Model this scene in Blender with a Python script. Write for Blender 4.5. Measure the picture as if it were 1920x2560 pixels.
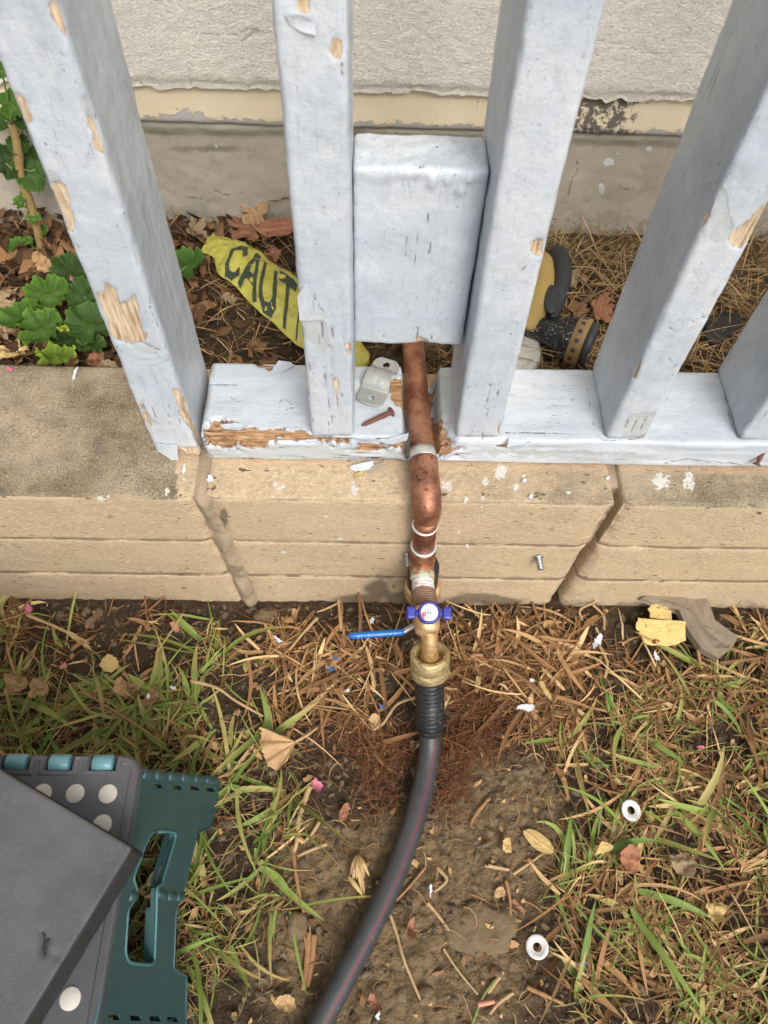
import bpy, math, random
import numpy as np
from mathutils import Vector

# ------------------------------------------------------------------ camera, sky, sun, exposure
S = bpy.context.scene
for o in list(bpy.data.objects): bpy.data.objects.remove(o)
COL = S.collection
H = 0.81                                     # camera height above the lawn (m)
FPX = 1850.0                                 # focal length in photo pixels (photo is 1920 x 2560)
def _basis():
    d = np.array([900. - 960., -(2400. - 1280.), FPX]); d /= np.linalg.norm(d)   # where "straight down" lies in the view
    up = -d
    x = np.array([1, -.015, 0.]); x[2] = -(x[0]*d[0] + x[1]*d[1])/d[2]; x /= np.linalg.norm(x)
    y = np.cross(x, up)
    if y[2] < 0: y = -y
    return np.array([x, y, up])
MB = _basis()
cam = bpy.data.cameras.new('camera'); camo = bpy.data.objects.new('camera', cam); COL.objects.link(camo)
R_, U_, F_ = MB @ [1, 0, 0], MB @ [0, 1, 0], MB @ [0, 0, 1]
from mathutils import Matrix
camo.matrix_world = Matrix(((R_[0], U_[0], -F_[0], 0), (R_[1], U_[1], -F_[1], 0), (R_[2], U_[2], -F_[2], H), (0, 0, 0, 1)))
cam.sensor_fit = 'AUTO'; cam.sensor_width = 36; cam.lens = FPX/2560*36
cam.clip_start = .02; cam.clip_end = 100
cam.dof.use_dof = True; cam.dof.focus_distance = .70; cam.dof.aperture_fstop = 9
S.camera = camo
S.render.resolution_x, S.render.resolution_y = 768, 1024

W = bpy.data.worlds.new('World'); S.world = W; W.use_nodes = True
wn = W.node_tree; bg = wn.nodes['Background']
sky = wn.nodes.new('ShaderNodeTexSky'); sky.sky_type = 'NISHITA'; sky.sun_disc = False
SUN_EL, SUN_AZ = 47, 160                     # overcast noon, sun high behind the photographer
sky.sun_elevation = math.radians(SUN_EL); sky.sun_rotation = math.radians(SUN_AZ)
sky.dust_density = 6; sky.air_density = 1; sky.ozone_density = 1
hs = wn.nodes.new('ShaderNodeHueSaturation'); hs.inputs['Saturation'].default_value = .28   # cloud cover: nearly white sky
wn.links.new(sky.outputs[0], hs.inputs['Color']); wn.links.new(hs.outputs[0], bg.inputs[0])
bg.inputs[1].default_value = .135
sl = bpy.data.lights.new('sun', 'SUN'); sl.energy = 1.5; sl.angle = math.radians(24); sl.color = (1, .955, .89)
so = bpy.data.objects.new('sun', sl); COL.objects.link(so)
az, el = math.radians(SUN_AZ), math.radians(SUN_EL)
sd = Vector((math.sin(az)*math.cos(el), math.cos(az)*math.cos(el), math.sin(el)))
so.rotation_euler = sd.to_track_quat('Z', 'Y').to_euler(); so.location = (0, -1, 3)
S.view_settings.view_transform = 'Standard'; S.view_settings.look = 'None'
S.view_settings.gamma = 1; S.view_settings.use_curve_mapping = False
S.view_settings.exposure = 0.36

# ------------------------------------------------------------------ where photo points fall on real planes
def ray(px, py): return MB @ np.array([px - 960., -(py - 1280.), FPX])/FPX
def G(px, py, z=0.):                          # point on the level plane z
    r = ray(px, py); return np.array([0, 0, H]) + r*((z - H)/r[2])
def FY(px, py, y):                            # point on the upright plane Y = y
    r = ray(px, py); return np.array([0, 0, H]) + r*(y/r[1])
def toPx(V):
    c = (np.asarray(V, float) - [0, 0, H]) @ MB
    return np.stack([960 + c[:, 0]/c[:, 2]*FPX, 1280 - c[:, 1]/c[:, 2]*FPX], 1)

# ------------------------------------------------------------------ numpy noise
_rng = np.random.RandomState(7); _T = _rng.rand(48, 48, 48).astype(np.float32)
def vn(P, s, seed=0):
    P = np.asarray(P, float)*s + seed*13.37 + 100.
    i = np.floor(P).astype(int); f = P - i; f = f*f*(3 - 2*f); r = 0
    for a in (0, 1):
        for b in (0, 1):
            for c in (0, 1):
                w = (f[:, 0] if a else 1 - f[:, 0])*(f[:, 1] if b else 1 - f[:, 1])*(f[:, 2] if c else 1 - f[:, 2])
                r = r + w*_T[(i[:, 0] + a) % 48, (i[:, 1] + b) % 48, (i[:, 2] + c) % 48]
    return r - .5
def fbm(P, s, oct=4, seed=0, g=.5):
    r = 0; a = 1
    for k in range(oct): r = r + a*vn(P, s*2**k, seed + k); a *= g
    return r
def sdf(P, poly):                             # signed distance, negative inside
    poly = np.array(poly, float); n = len(poly); d = np.full(len(P), 1e9); ins = np.zeros(len(P), bool)
    for k in range(n):
        a, b = poly[k], poly[(k + 1) % n]; e = b - a; w = P - a
        t = np.clip((w @ e)/(e @ e + 1e-12), 0, 1); q = w - t[:, None]*e
        d = np.minimum(d, np.hypot(q[:, 0], q[:, 1]))
        c = (a[1] > P[:, 1]) != (b[1] > P[:, 1])
        xi = a[0] + (P[:, 1] - a[1])*(b[0] - a[0])/((b[1] - a[1]) if b[1] != a[1] else 1e-9)
        ins ^= c & (P[:, 0] < xi)
    return np.where(ins, -d, d)
def linedist(P, line):
    line = np.array(line, float); d = np.full(len(P), 1e9)
    for k in range(len(line) - 1):
        a, b = line[k], line[k + 1]; e = b - a; w = P - a
        t = np.clip((w @ e)/(e @ e + 1e-12), 0, 1); q = w - t[:, None]*e
        d = np.minimum(d, np.hypot(q[:, 0], q[:, 1]))
    return d
def crop(ox, oy, s, pts): return [(ox + x*s, oy + y*s) for x, y in pts]
K = .42194

# ------------------------------------------------------------------ objects
def tag(o, label=None, cat=None, group=None, kind=None):
    if label: o['label'] = label
    if cat: o['category'] = cat
    if group: o['group'] = group
    if kind: o['kind'] = kind
    return o
def empty(name, loc, label, cat, group=None):
    o = bpy.data.objects.new(name, None); COL.objects.link(o); o.location = tuple(float(v) for v in loc); o.empty_display_size = .02
    return tag(o, label, cat, group)
def mk(name, V, F, mat, parent=None, smooth=True, origin=None, attrs=None, colors=None):
    """V world-space vertices, F faces (array of quads/tris or list)"""
    V = np.asarray(V, np.float32)
    if parent is not None:
        p = parent; org = np.zeros(3)
        while p is not None: org = org + np.array(p.location); p = p.parent
        loc = (0, 0, 0)
    else:
        org = np.array(origin if origin is not None else [V[:, 0].mean(), V[:, 1].mean(), V[:, 2].min()]); loc = tuple(float(v) for v in org)
    me = bpy.data.meshes.new(name); Vl = V - org
    if isinstance(F, np.ndarray):
        n, k = F.shape
        me.vertices.add(len(V)); me.vertices.foreach_set('co', Vl.astype(np.float32).ravel())
        me.loops.add(n*k); me.loops.foreach_set('vertex_index', F.astype(np.int32).ravel())
        me.polygons.add(n); me.polygons.foreach_set('loop_start', np.arange(0, n*k, k, dtype=np.int32))
        me.update(calc_edges=True)
    else:
        me.from_pydata([tuple(map(float, v)) for v in Vl], [], [tuple(int(i) for i in f) for f in F])
    me.validate()
    if smooth: me.polygons.foreach_set('use_smooth', np.ones(len(me.polygons), bool))
    for k_, a in (attrs or {}).items():
        at = me.attributes.new(k_, 'FLOAT', 'POINT'); at.data.foreach_set('value', np.asarray(a, np.float32))
    if colors is not None:
        at = me.attributes.new('col', 'FLOAT_COLOR', 'POINT')
        at.data.foreach_set('color', np.concatenate([colors, np.ones((len(colors), 1))], 1).astype(np.float32).ravel())
    me.update()
    me.materials.append(mat)
    o = bpy.data.objects.new(name, me); COL.objects.link(o); o.location = loc
    if parent is not None: o.parent = parent
    return o
def dup(src, name=None):
    c = src.copy(); COL.objects.link(c)
    for ch in list(src.children):
        d = dup(ch); d.parent = c
    return c
class Geo:                                    # collects pieces that make one mesh
    def __init__(s): s.V = []; s.F = []; s.n = 0; s.C = []
    def add(s, V, F, c=None):
        V = np.asarray(V, float); s.V.append(V); s.F += [tuple(int(i) + s.n for i in f) for f in F]; s.n += len(V)
        if c is not None: s.C.append(np.tile(np.array(c, float), (len(V), 1)) if np.ndim(c) == 1 else c)
        return s
    def build(s, name, mat, parent=None, smooth=True, origin=None):
        return mk(name, np.concatenate(s.V), s.F, mat, parent, smooth, origin, colors=np.concatenate(s.C) if s.C else None)
def grid_box(xs, ys, zs, r=.003):
    A = [np.asarray(a, float) for a in (xs, ys, zs)]; n = [len(a) for a in A]; keys = []; quads = []
    for ax in range(3):
        u, v = (ax + 1) % 3, (ax + 2) % 3
        iu, iv = np.meshgrid(np.arange(n[u]), np.arange(n[v]), indexing='ij')
        for side in (0, n[ax] - 1):
            idx = [None]*3; idx[ax] = np.full_like(iu, side); idx[u] = iu; idx[v] = iv
            kk = (idx[0]*n[1] + idx[1])*n[2] + idx[2]
            q = np.stack([kk[:-1, :-1], kk[1:, :-1], kk[1:, 1:], kk[:-1, 1:]], -1).reshape(-1, 4)
            if side == 0: q = q[:, ::-1]
            quads.append(q)
    q = np.concatenate(quads); uq, inv = np.unique(q, return_inverse=True); q = inv.reshape(-1, 4)
    i = uq//(n[1]*n[2]); j = (uq//n[2]) % n[1]; k = uq % n[2]
    P = np.stack([A[0][i], A[1][j], A[2][k]], 1)
    lo = np.array([a[0] for a in A]); hi = np.array([a[-1] for a in A])
    c = np.clip(P, lo + r, hi - r); d = P - c; m = np.linalg.norm(d, axis=1, keepdims=True); N = d/np.maximum(m, 1e-9)
    return c + N*r, q, N
def lin(a, b, step): return np.linspace(a, b, max(2, int(round((b - a)/step)) + 1))
def box(x0, x1, y0, y1, z0, z1, r=.002, st=None):
    def ax(a, b):
        if st: return lin(a, b, st)
        rr = min(r, (b - a)*.45); return np.array([a, a + rr*.5, a + rr, b - rr, b - rr*.5, b])
    V, q, N = grid_box(ax(x0, x1), ax(y0, y1), ax(z0, z1), min(r, .45*min(x1 - x0, y1 - y0, z1 - z0))); return V, q
def frames(P):
    P = np.asarray(P, float); T = np.gradient(P, axis=0); T /= np.linalg.norm(T, axis=1, keepdims=True)
    a = np.array([0, 0, 1.]) if abs(T[0, 2]) < .9 else np.array([0, 1., 0])
    N = np.cross(T[0], a); N /= np.linalg.norm(N); Ns = [N]
    for i in range(1, len(P)):
        N = N - T[i]*(N @ T[i]); N /= np.linalg.norm(N); Ns.append(N)
    Ns = np.array(Ns); return T, Ns, np.cross(T, Ns)
def spline(P, n):
    P = np.asarray(P, float); m = len(P); t = np.linspace(0, m - 1, n); out = []
    for u in t:
        i = min(int(u), m - 2); f = u - i
        p0, p1, p2, p3 = P[max(i - 1, 0)], P[i], P[i + 1], P[min(i + 2, m - 1)]
        out.append(.5*((2*p1) + (p2 - p0)*f + (2*p0 - 5*p1 + 4*p2 - p3)*f*f + (3*p1 - p0 - 3*p2 + p3)*f**3))
    return np.array(out)
def tube(P, rad, n=16, cap=True, flat=1.):
    P = np.asarray(P, float); T, N, B = frames(P); m = len(P); rad = np.broadcast_to(rad, (m,))
    a = np.linspace(0, 2*np.pi, n, endpoint=False)
    V = (P[:, None] + rad[:, None, None]*(np.cos(a)[None, :, None]*N[:, None] + flat*np.sin(a)[None, :, None]*B[:, None])).reshape(-1, 3)
    F = [(i*n + j, i*n + (j + 1) % n, (i + 1)*n + (j + 1) % n, (i + 1)*n + j) for i in range(m - 1) for j in range(n)]
    if cap: F += [tuple(range(n))[::-1], tuple((m - 1)*n + j for j in range(n))]
    return V, F
def lathe(c, axis, prof, n=32):               # profile [(distance along axis, radius)]
    axis = np.array(axis, float)/np.linalg.norm(axis)
    a = np.array([1., 0, 0]) if abs(axis[0]) < .9 else np.array([0, 1., 0])
    u = np.cross(axis, a); u /= np.linalg.norm(u); v = np.cross(axis, u); m = len(prof)
    t = np.linspace(0, 2*np.pi, n, endpoint=False)
    V = np.concatenate([np.array(c) + axis*h + r*(np.cos(t)[:, None]*u + np.sin(t)[:, None]*v) for h, r in prof])
    F = [(i*n + j, i*n + (j + 1) % n, (i + 1)*n + (j + 1) % n, (i + 1)*n + j) for i in range(m - 1) for j in range(n)]
    F += [tuple(range(n))[::-1], tuple((m - 1)*n + j for j in range(n))]
    return V, F
def prism(poly3, off):                        # outline (list of points) extruded by vector off
    P = np.array(poly3, float); n = len(P); V = np.concatenate([P, P + np.array(off)])
    F = [tuple(range(n))[::-1], tuple(range(n, 2*n))] + [(i, (i + 1) % n, n + (i + 1) % n, n + i) for i in range(n)]
    return V, F

# ------------------------------------------------------------------ material helper
class M:
    def __init__(s, name):
        s.m = bpy.data.materials.new(name); s.m.use_nodes = True; s.t = s.m.node_tree; s.b = s.t.nodes['Principled BSDF']
        s.pos = s.t.nodes.new('ShaderNodeNewGeometry').outputs['Position']
    def put(s, sock, v):
        if isinstance(v, bpy.types.NodeSocket): s.t.links.new(v, sock)
        elif isinstance(v, (tuple, list)) and len(v) == 3 and sock.type == 'RGBA': sock.default_value = (*v, 1)
        else: sock.default_value = v
    def node(s, ty, ins=None, **kw):
        n = s.t.nodes.new(ty)
        for k, v in kw.items(): setattr(n, k, v)
        for k, v in (ins or {}).items(): s.put(n.inputs[k], v)
        return n
    def scale(s, v, sc):
        return s.node('ShaderNodeVectorMath', {0: v, 1: sc}, operation='MULTIPLY').outputs[0]
    def noise(s, sc, det=4, rough=.55, vec=None, dist=0.):
        return s.node('ShaderNodeTexNoise', {'Vector': vec or s.pos, 'Scale': sc, 'Detail': det, 'Roughness': rough, 'Distortion': dist}).outputs[0]
    def vor(s, sc, feature='F1', vec=None, out=0, rnd=1.):
        return s.node('ShaderNodeTexVoronoi', {'Vector': vec or s.pos, 'Scale': sc, 'Randomness': rnd}, feature=feature).outputs[out]
    def ramp(s, f, stops, interp='LINEAR'):
        n = s.node('ShaderNodeValToRGB', {0: f}); r = n.color_ramp; r.interpolation = interp
        while len(r.elements) < len(stops): r.elements.new(.5)
        for e, (p, c) in zip(r.elements, stops):
            e.position = p; e.color = (*c, 1) if isinstance(c, (tuple, list)) else (c, c, c, 1)
        return n.outputs[0]
    def step(s, f, a, b): return s.node('ShaderNodeMapRange', {0: f, 1: a, 2: b, 3: 0., 4: 1.}, interpolation_type='SMOOTHSTEP').outputs[0]
    def mix(s, f, a, b, blend='MIX'):
        n = s.node('ShaderNodeMix', data_type='RGBA', blend_type=blend)
        s.put(n.inputs[0], f); s.put(n.inputs[6], a); s.put(n.inputs[7], b); return n.outputs[2]
    def math(s, op, a, b=0.): return s.node('ShaderNodeMath', {0: a, 1: b}, operation=op).outputs[0]
    def attr(s, n): return s.node('ShaderNodeAttribute', attribute_name=n).outputs['Fac']
    def acol(s, n): return s.node('ShaderNodeAttribute', attribute_name=n).outputs['Color']
    def rnd(s): return s.node('ShaderNodeObjectInfo').outputs['Random']
    def bump(s, h, dist, strength=1., normal=None):
        ins = {'Height': h, 'Distance': dist, 'Strength': strength}
        if normal is not None: ins['Normal'] = normal
        return s.node('ShaderNodeBump', ins).outputs[0]
    def done(s, color, rough=.6, normal=None, metal=0., spec=.5, **kw):
        s.put(s.b.inputs['Base Color'], color); s.put(s.b.inputs['Roughness'], rough); s.put(s.b.inputs['Metallic'], metal)
        s.put(s.b.inputs['Specular IOR Level'], spec)
        if normal is not None: s.put(s.b.inputs['Normal'], normal)
        for k, v in kw.items(): s.put(s.b.inputs[k], v)
        return s.m

# ------------------------------------------------------------------ materials
def paint_mat(name, horizontal=False):
    m = M(name)
    st = (18, 160, 160) if horizontal else (170, 170, 16)
    gv = m.scale(m.pos, st)
    tone = m.noise(9, 3); fine = m.noise(420, 3); med = m.noise(75, 4)
    col = m.mix(m.step(tone, .35, .7), (.435, .475, .525), (.545, .575, .61))
    col = m.mix(m.math('MULTIPLY', m.step(m.noise(38, 5, .65), .52, .75), .5), col, (.625, .64, .65))
    # brushed-in dirt: short streaks along the timber, gathered in patches
    streak = m.noise(1.9, 5, .75, gv)
    patch = m.step(m.noise(14, 3), .44, .62)
    dirt = m.math('MULTIPLY', m.step(streak, .55, .68), patch)
    col = m.mix(m.math('MULTIPLY', dirt, .62), col, (.25, .27, .29))
    speck = m.math('MULTIPLY', m.step(m.noise(3.2, 3, .6, m.scale(m.pos, (140, 140, 60) if not horizontal else (60, 140, 140))), .64, .70), m.step(m.noise(24, 2), .46, .58))
    col = m.mix(m.math('MULTIPLY', speck, .8), col, (.16, .16, .17))
    mott = m.noise(1.3, 6, .75, m.scale(m.pos, (60, 60, 26) if not horizontal else (26, 60, 60)))
    col = m.mix(m.math('MULTIPLY', m.step(mott, .46, .68), .38), col, (.34, .365, .395))
    # old paint coat and bare wood where it has flaked
    jag = m.math('MULTIPLY', m.math('SUBTRACT', m.noise(230, 5, .75), .5), .95)
    grain = m.noise(2.4, 5, .65, gv)
    bare_a = m.math('ADD', m.attr('bare'), jag)
    und = m.step(m.math('ADD', m.attr('under'), jag), .47, .53)
    bare = m.step(bare_a, .47, .53)
    rim = m.math('MULTIPLY', m.step(bare_a, .36, .47), m.math('SUBTRACT', 1., bare))
    col = m.mix(und, col, m.mix(med, (.36, .39, .40), (.50, .53, .54)))
    wood = m.ramp(grain, [(.28, (.20, .115, .06)), (.42, (.44, .32, .205)), (.56, (.60, .475, .33)), (.75, (.69, .59, .455))])
    rot = m.attr('rot')
    woodr = m.ramp(m.noise(2.0, 6, .75, gv), [(.32, (.035, .018, .01)), (.44, (.24, .115, .05)), (.56, (.43, .265, .14)), (.74, (.60, .47, .33))])
    wood = m.mix(m.step(rot, .3, .7), wood, woodr)
    col = m.mix(m.math('MULTIPLY', rim, .75), col, m.mix(m.noise(120, 2), (.62, .63, .62), (.30, .31, .31)))
    col = m.mix(bare, col, wood)
    # short checks in the old paint, running along the grain
    cn = m.noise(1.25, 3, .5, m.scale(m.pos, (380, 380, 15) if not horizontal else (15, 380, 380)))
    crk = m.math('MULTIPLY', m.step(cn, .655, .675), m.math('MULTIPLY', m.step(m.noise(16, 3), .60, .66), m.math('SUBTRACT', 1., bare)))
    crk = m.math('MAXIMUM', crk, m.math('MULTIPLY', m.math('MULTIPLY', m.step(m.attr('check'), .35, .8), .75), m.math('MULTIPLY', m.step(m.noise(210, 3, .7), .36, .56), m.math('SUBTRACT', 1., bare))))
    col = m.mix(m.math('MULTIPLY', crk, .8), col, (.11, .10, .10))
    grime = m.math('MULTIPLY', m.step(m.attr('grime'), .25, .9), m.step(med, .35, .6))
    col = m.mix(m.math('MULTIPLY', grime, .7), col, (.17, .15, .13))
    h = m.math('ADD', m.math('MULTIPLY', fine, .45), m.math('MULTIPLY', med, .9))
    h = m.math('ADD', h, m.math('MULTIPLY', m.noise(1.1, 4, .6, gv), .5))
    h = m.math('SUBTRACT', h, m.math('MULTIPLY', crk, 1.2))
    h = m.math('SUBTRACT', h, m.math('MULTIPLY', bare, m.math('ADD', .5, m.math('MULTIPLY', grain, 1.4))))
    h = m.math('SUBTRACT', h, m.math('MULTIPLY', und, .4))
    return m.done(col, m.mix(bare, (.46,)*3, (.85,)*3), m.bump(h, .0011, .8), spec=.4)
PAINT = paint_mat('weathered_grey_paint'); PAINT_H = paint_mat('weathered_rail_paint', True)

m = M('stucco'); c = m.mix(m.noise(5, 4), (.86, .795, .69), (.92, .875, .79))
lump = m.noise(300, 3, .55, m.scale(m.pos, (1, 1, 1.5)), 1.2); lump2 = m.noise(120, 3, .6, None, .8)
c = m.mix(m.math('MULTIPLY', m.step(lump, .46, .36), .30), c, (.50, .45, .38))
c = m.mix(m.math('MULTIPLY', m.step(m.noise(40, 5, .7), .62, .74), .25), c, (.50, .45, .38))
c = m.mix(m.math('MULTIPLY', m.step(m.attr('crack'), .35, .8), .5), c, (.26, .21, .17))
STUCCO = m.done(c, .92, m.bump(m.math('ADD', lump, m.math('MULTIPLY', lump2, .6)), .0024, 1.), spec=.2)

m = M('sill_paint'); n1 = m.noise(90, 6, .7)
c = m.mix(m.noise(20, 4), (.62, .51, .335), (.68, .59, .42))
c = m.mix(m.math('MULTIPLY', m.step(m.noise(60, 5, .7, m.scale(m.pos, (1, 1, 1.8))), .60, .72), .7), c, (.20, .16, .11))
low = m.step(m.math('ADD', m.attr('wear'), m.math('MULTIPLY', m.math('SUBTRACT', n1, .5), 1.1)), .45, .55)
c = m.mix(low, c, m.mix(m.noise(120), (.33, .31, .29), (.48, .46, .43)))
mil = m.step(m.math('ADD', m.attr('mildew'), m.math('MULTIPLY', m.math('SUBTRACT', m.noise(130, 5, .7), .5), 1.9)), .48, .60)
c = m.mix(m.math('MULTIPLY', mil, .92), c, (.085, .072, .062))
SILL = m.done(c, .75, m.bump(m.math('ADD', n1, m.math('MULTIPLY', low, -.6)), .0014, .8), spec=.3)

m = M('foundation_concrete'); c = m.mix(m.noise(14, 5, .6), (.37, .325, .255), (.50, .45, .365))
c = m.mix(m.math('MULTIPLY', m.step(m.noise(260, 3), .58, .7), .4), c, (.48, .45, .39))
c = m.mix(m.math('MULTIPLY', m.step(m.noise(26, 5, .65), .55, .75), .5), c, (.19, .165, .135))
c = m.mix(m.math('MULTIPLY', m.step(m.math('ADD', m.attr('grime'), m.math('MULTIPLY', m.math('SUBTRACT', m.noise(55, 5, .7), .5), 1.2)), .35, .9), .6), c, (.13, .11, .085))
c = m.mix(m.math('MULTIPLY', m.step(m.attr('crack'), .35, .8), .7), c, (.13, .105, .08))
c = m.mix(m.step(m.math('ADD', m.attr('splat'), m.math('MULTIPLY', m.math('SUBTRACT', m.noise(200, 4), .5), .7)), .5, .56), c, (.62, .62, .59))
CONC = m.done(c, .9, m.bump(m.math('ADD', m.noise(70, 6, .65), m.math('MULTIPLY', m.noise(500, 3), .4)), .0014, .8), spec=.2)

m = M('wall_block'); hs_ = m.scale(m.pos, (40, 40, 260)); rn = m.rnd()
drag = m.noise(1.0, 4, .7, m.scale(m.pos, (170, 170, 420)))
c = m.mix(m.noise(8, 5, .6), (.42, .31, .20), (.62, .47, .315))
c = m.mix(m.math('MULTIPLY', rn, .45), c, (.47, .385, .24))
c = m.mix(m.math('MULTIPLY', m.step(m.noise(26, 5, .7), .50, .70), .35), c, (.36, .27, .18))
c = m.mix(m.math('MULTIPLY', m.step(drag, .52, .64), .42), c, (.70, .58, .43))
c = m.mix(m.math('MULTIPLY', m.step(drag, .45, .34), .45), c, (.23, .165, .11))
c = m.mix(m.math('MULTIPLY', m.step(m.attr('seam'), .2, .9), .8), c, (.12, .09, .06))
pit = m.step(m.noise(2.2, 2, .5, m.scale(m.pos, (36, 60, 120))), .695, .725)
c = m.mix(m.math('MULTIPLY', pit, .9), c, (.11, .085, .06)); fl_ = m.step(m.noise(2.4, 2, .5, m.scale(m.pos, (70, 90, 260))), .70, .73); c = m.mix(m.math('MULTIPLY', fl_, .7), c, (.74, .66, .53))
# mossy, dirty top
up = m.step(m.node('ShaderNodeSeparateXYZ', {0: m.node('ShaderNodeNewGeometry').outputs['True Normal']}).outputs[2], .55, .9)
moss = m.math('MULTIPLY', m.step(m.math('ADD', m.attr('moss'), m.math('MULTIPLY', m.math('SUBTRACT', m.noise(22, 7, .7), .5), 1.2)), .25, .95), 1.)
gr = m.noise(620, 2, .6)
mosc = m.mix(m.step(m.noise(13, 8, .72), .30, .68), (.135, .11, .073), (.36, .295, .20))
mosc = m.mix(m.math('MULTIPLY', m.step(gr, .58, .70), .8), mosc, (.52, .44, .30))
mosc = m.mix(m.math('MULTIPLY', m.step(gr, .42, .34), .7), mosc, (.065, .05, .035))
c = m.mix(moss, c, mosc)
c = m.mix(m.math('MULTIPLY', m.step(m.math('ADD', m.attr('warm'), m.math('MULTIPLY', m.math('SUBTRACT', m.noise(45, 4), .5), .9)), .4, .8), .45), c, (.56, .39, .25))
c = m.mix(m.math('MULTIPLY', m.step(m.attr('wet'), .2, .7), .72), c, (.085, .062, .042))
sp = m.step(m.math('ADD', m.attr('splat'), m.math('MULTIPLY', m.math('SUBTRACT', m.noise(260, 5, .75), .5), 2.2)), .5, .56)
sv = m.vor(75, vec=m.pos); sp2 = m.math('MULTIPLY', m.math('SUBTRACT', 1., m.step(m.math('ADD', sv, m.math('MULTIPLY', m.noise(400), .12)), .135, .16)), m.step(m.noise(12, 3), .56, .64))
scr = m.step(m.noise(1.3, 2, .5, m.node('ShaderNodeMapping', {'Vector': m.pos, 'Rotation': (0, math.radians(-52), 0), 'Scale': (36, 60, 420)}).outputs[0]), .735, .75)
sp2 = m.math('MAXIMUM', sp2, m.math('MULTIPLY', scr, m.math('MULTIPLY', m.step(m.noise(7, 2), .5, .6), .7)))
c = m.mix(m.math('MULTIPLY', m.math('MAXIMUM', sp, m.math('MULTIPLY', sp2, .85)), .85), c, (.64, .62, .58))
h = m.math('ADD', m.math('MULTIPLY', drag, .7), m.math('MULTIPLY', gr, .4))
h = m.math('SUBTRACT', h, m.math('MULTIPLY', pit, .9))
BLOCK = m.done(c, .93, m.bump(h, .0024, 1.), spec=.15)
m = M('mortar'); c = m.mix(m.noise(60, 5), (.20, .15, .10), (.46, .365, .25))
MORTAR = m.done(c, .95, m.bump(m.noise(220, 5, .7), .002, .9), spec=.15)

m = M('soil'); c = m.mix(m.noise(16, 6, .65), (.034, .022, .014), (.108, .073, .044))
c = m.mix(m.step(m.attr('dry'), .2, .8), c, m.mix(m.noise(45, 6, .7), (.135, .088, .047), (.31, .22, .125)))
c = m.mix(m.math('MULTIPLY', m.step(m.noise(330, 3), .62, .72), .5), c, (.34, .28, .20))
clv = m.vor(95, 'F1', m.node('ShaderNodeVectorMath', {0: m.pos, 1: m.scale(m.node('ShaderNodeTexNoise', {'Vector': m.pos, 'Scale': 90.}).outputs[1], (.012, .012, .012))}, operation='ADD').outputs[0])
c = m.mix(m.math('MULTIPLY', m.step(clv, .45, .75), .45), c, (.045, .03, .02))
SOIL = m.done(c, .95, m.bump(m.math('SUBTRACT', m.math('ADD', m.noise(110, 6, .75), m.math('MULTIPLY', m.noise(420, 3), .4)), m.math('MULTIPLY', clv, .8)), .0055, 1.), spec=.15)

def blade_mat(name, trans=.25, rough=.55):
    m = M(name); a = m.mix(1., m.acol('col'), (1.22, 1.2, 1.15), 'MULTIPLY'); c = m.mix(m.math('MULTIPLY', m.noise(160, 3), .6), a, (.30, .22, .10), 'MULTIPLY')
    c = m.mix(.55, c, a)
    return m.done(c, rough, m.bump(m.noise(700, 2), .0004, .5), spec=.28)
BLADE = blade_mat('grass_blades'); DRYM = blade_mat('dry_straw', rough=.7)
m = M('leaf_green'); a = m.acol('col'); c = m.mix(.18, a, m.mix(m.noise(150, 4), (.02, .045, .008), (.14, .22, .04)))
LEAF = m.done(c, .58, m.bump(m.noise(260, 4), .0010, .7), spec=.22)
def dead_mat(name, c1, c2, c3):
    m = M(name); c = m.mix(m.noise(70, 5, .65), c1, c2); c = m.mix(m.step(m.noise(38, 4, .7), .58, .72), c, c3)
    vein = m.attr('vein'); c = m.mix(m.math('MULTIPLY', vein, .28), c, tuple(min(1, x*1.4 + .03) for x in c2))
    return m.done(c, .75, m.bump(m.math('ADD', m.noise(320, 4), m.math('MULTIPLY', vein, .6)), .0012, .9), spec=.3)
DEAD_TAN = dead_mat('dead_leaf_tan', (.33, .195, .09), (.52, .345, .185), (.22, .115, .05))
DEAD_BRN = dead_mat('dead_leaf_brown', (.16, .085, .038), (.34, .19, .085), (.07, .038, .02))
DEAD_RED = dead_mat('dead_leaf_rust', (.24, .10, .055), (.37, .17, .095), (.12, .05, .028))
DEAD_YEL = dead_mat('dead_leaf_yellow', (.44, .30, .11), (.58, .43, .19), (.16, .075, .03))
m = M('spotted_yellow'); c = m.mix(m.noise(120, 5, .65), (.60, .41, .13), (.80, .62, .27)); c = m.mix(m.step(m.noise(95, 4, .6), .60, .68), c, (.16, .055, .02)); c = m.mix(m.math('MULTIPLY', m.step(m.noise(75, 4, .7), .54, .66), .45), c, (.42, .20, .07))
SPOTY = m.done(c, .6, m.bump(m.noise(220, 4), .0016, .9), spec=.3)
DEAD_GRY = dead_mat('dead_leaf_dull', (.20, .14, .08), (.40, .29, .17), (.10, .065, .035))

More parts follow.
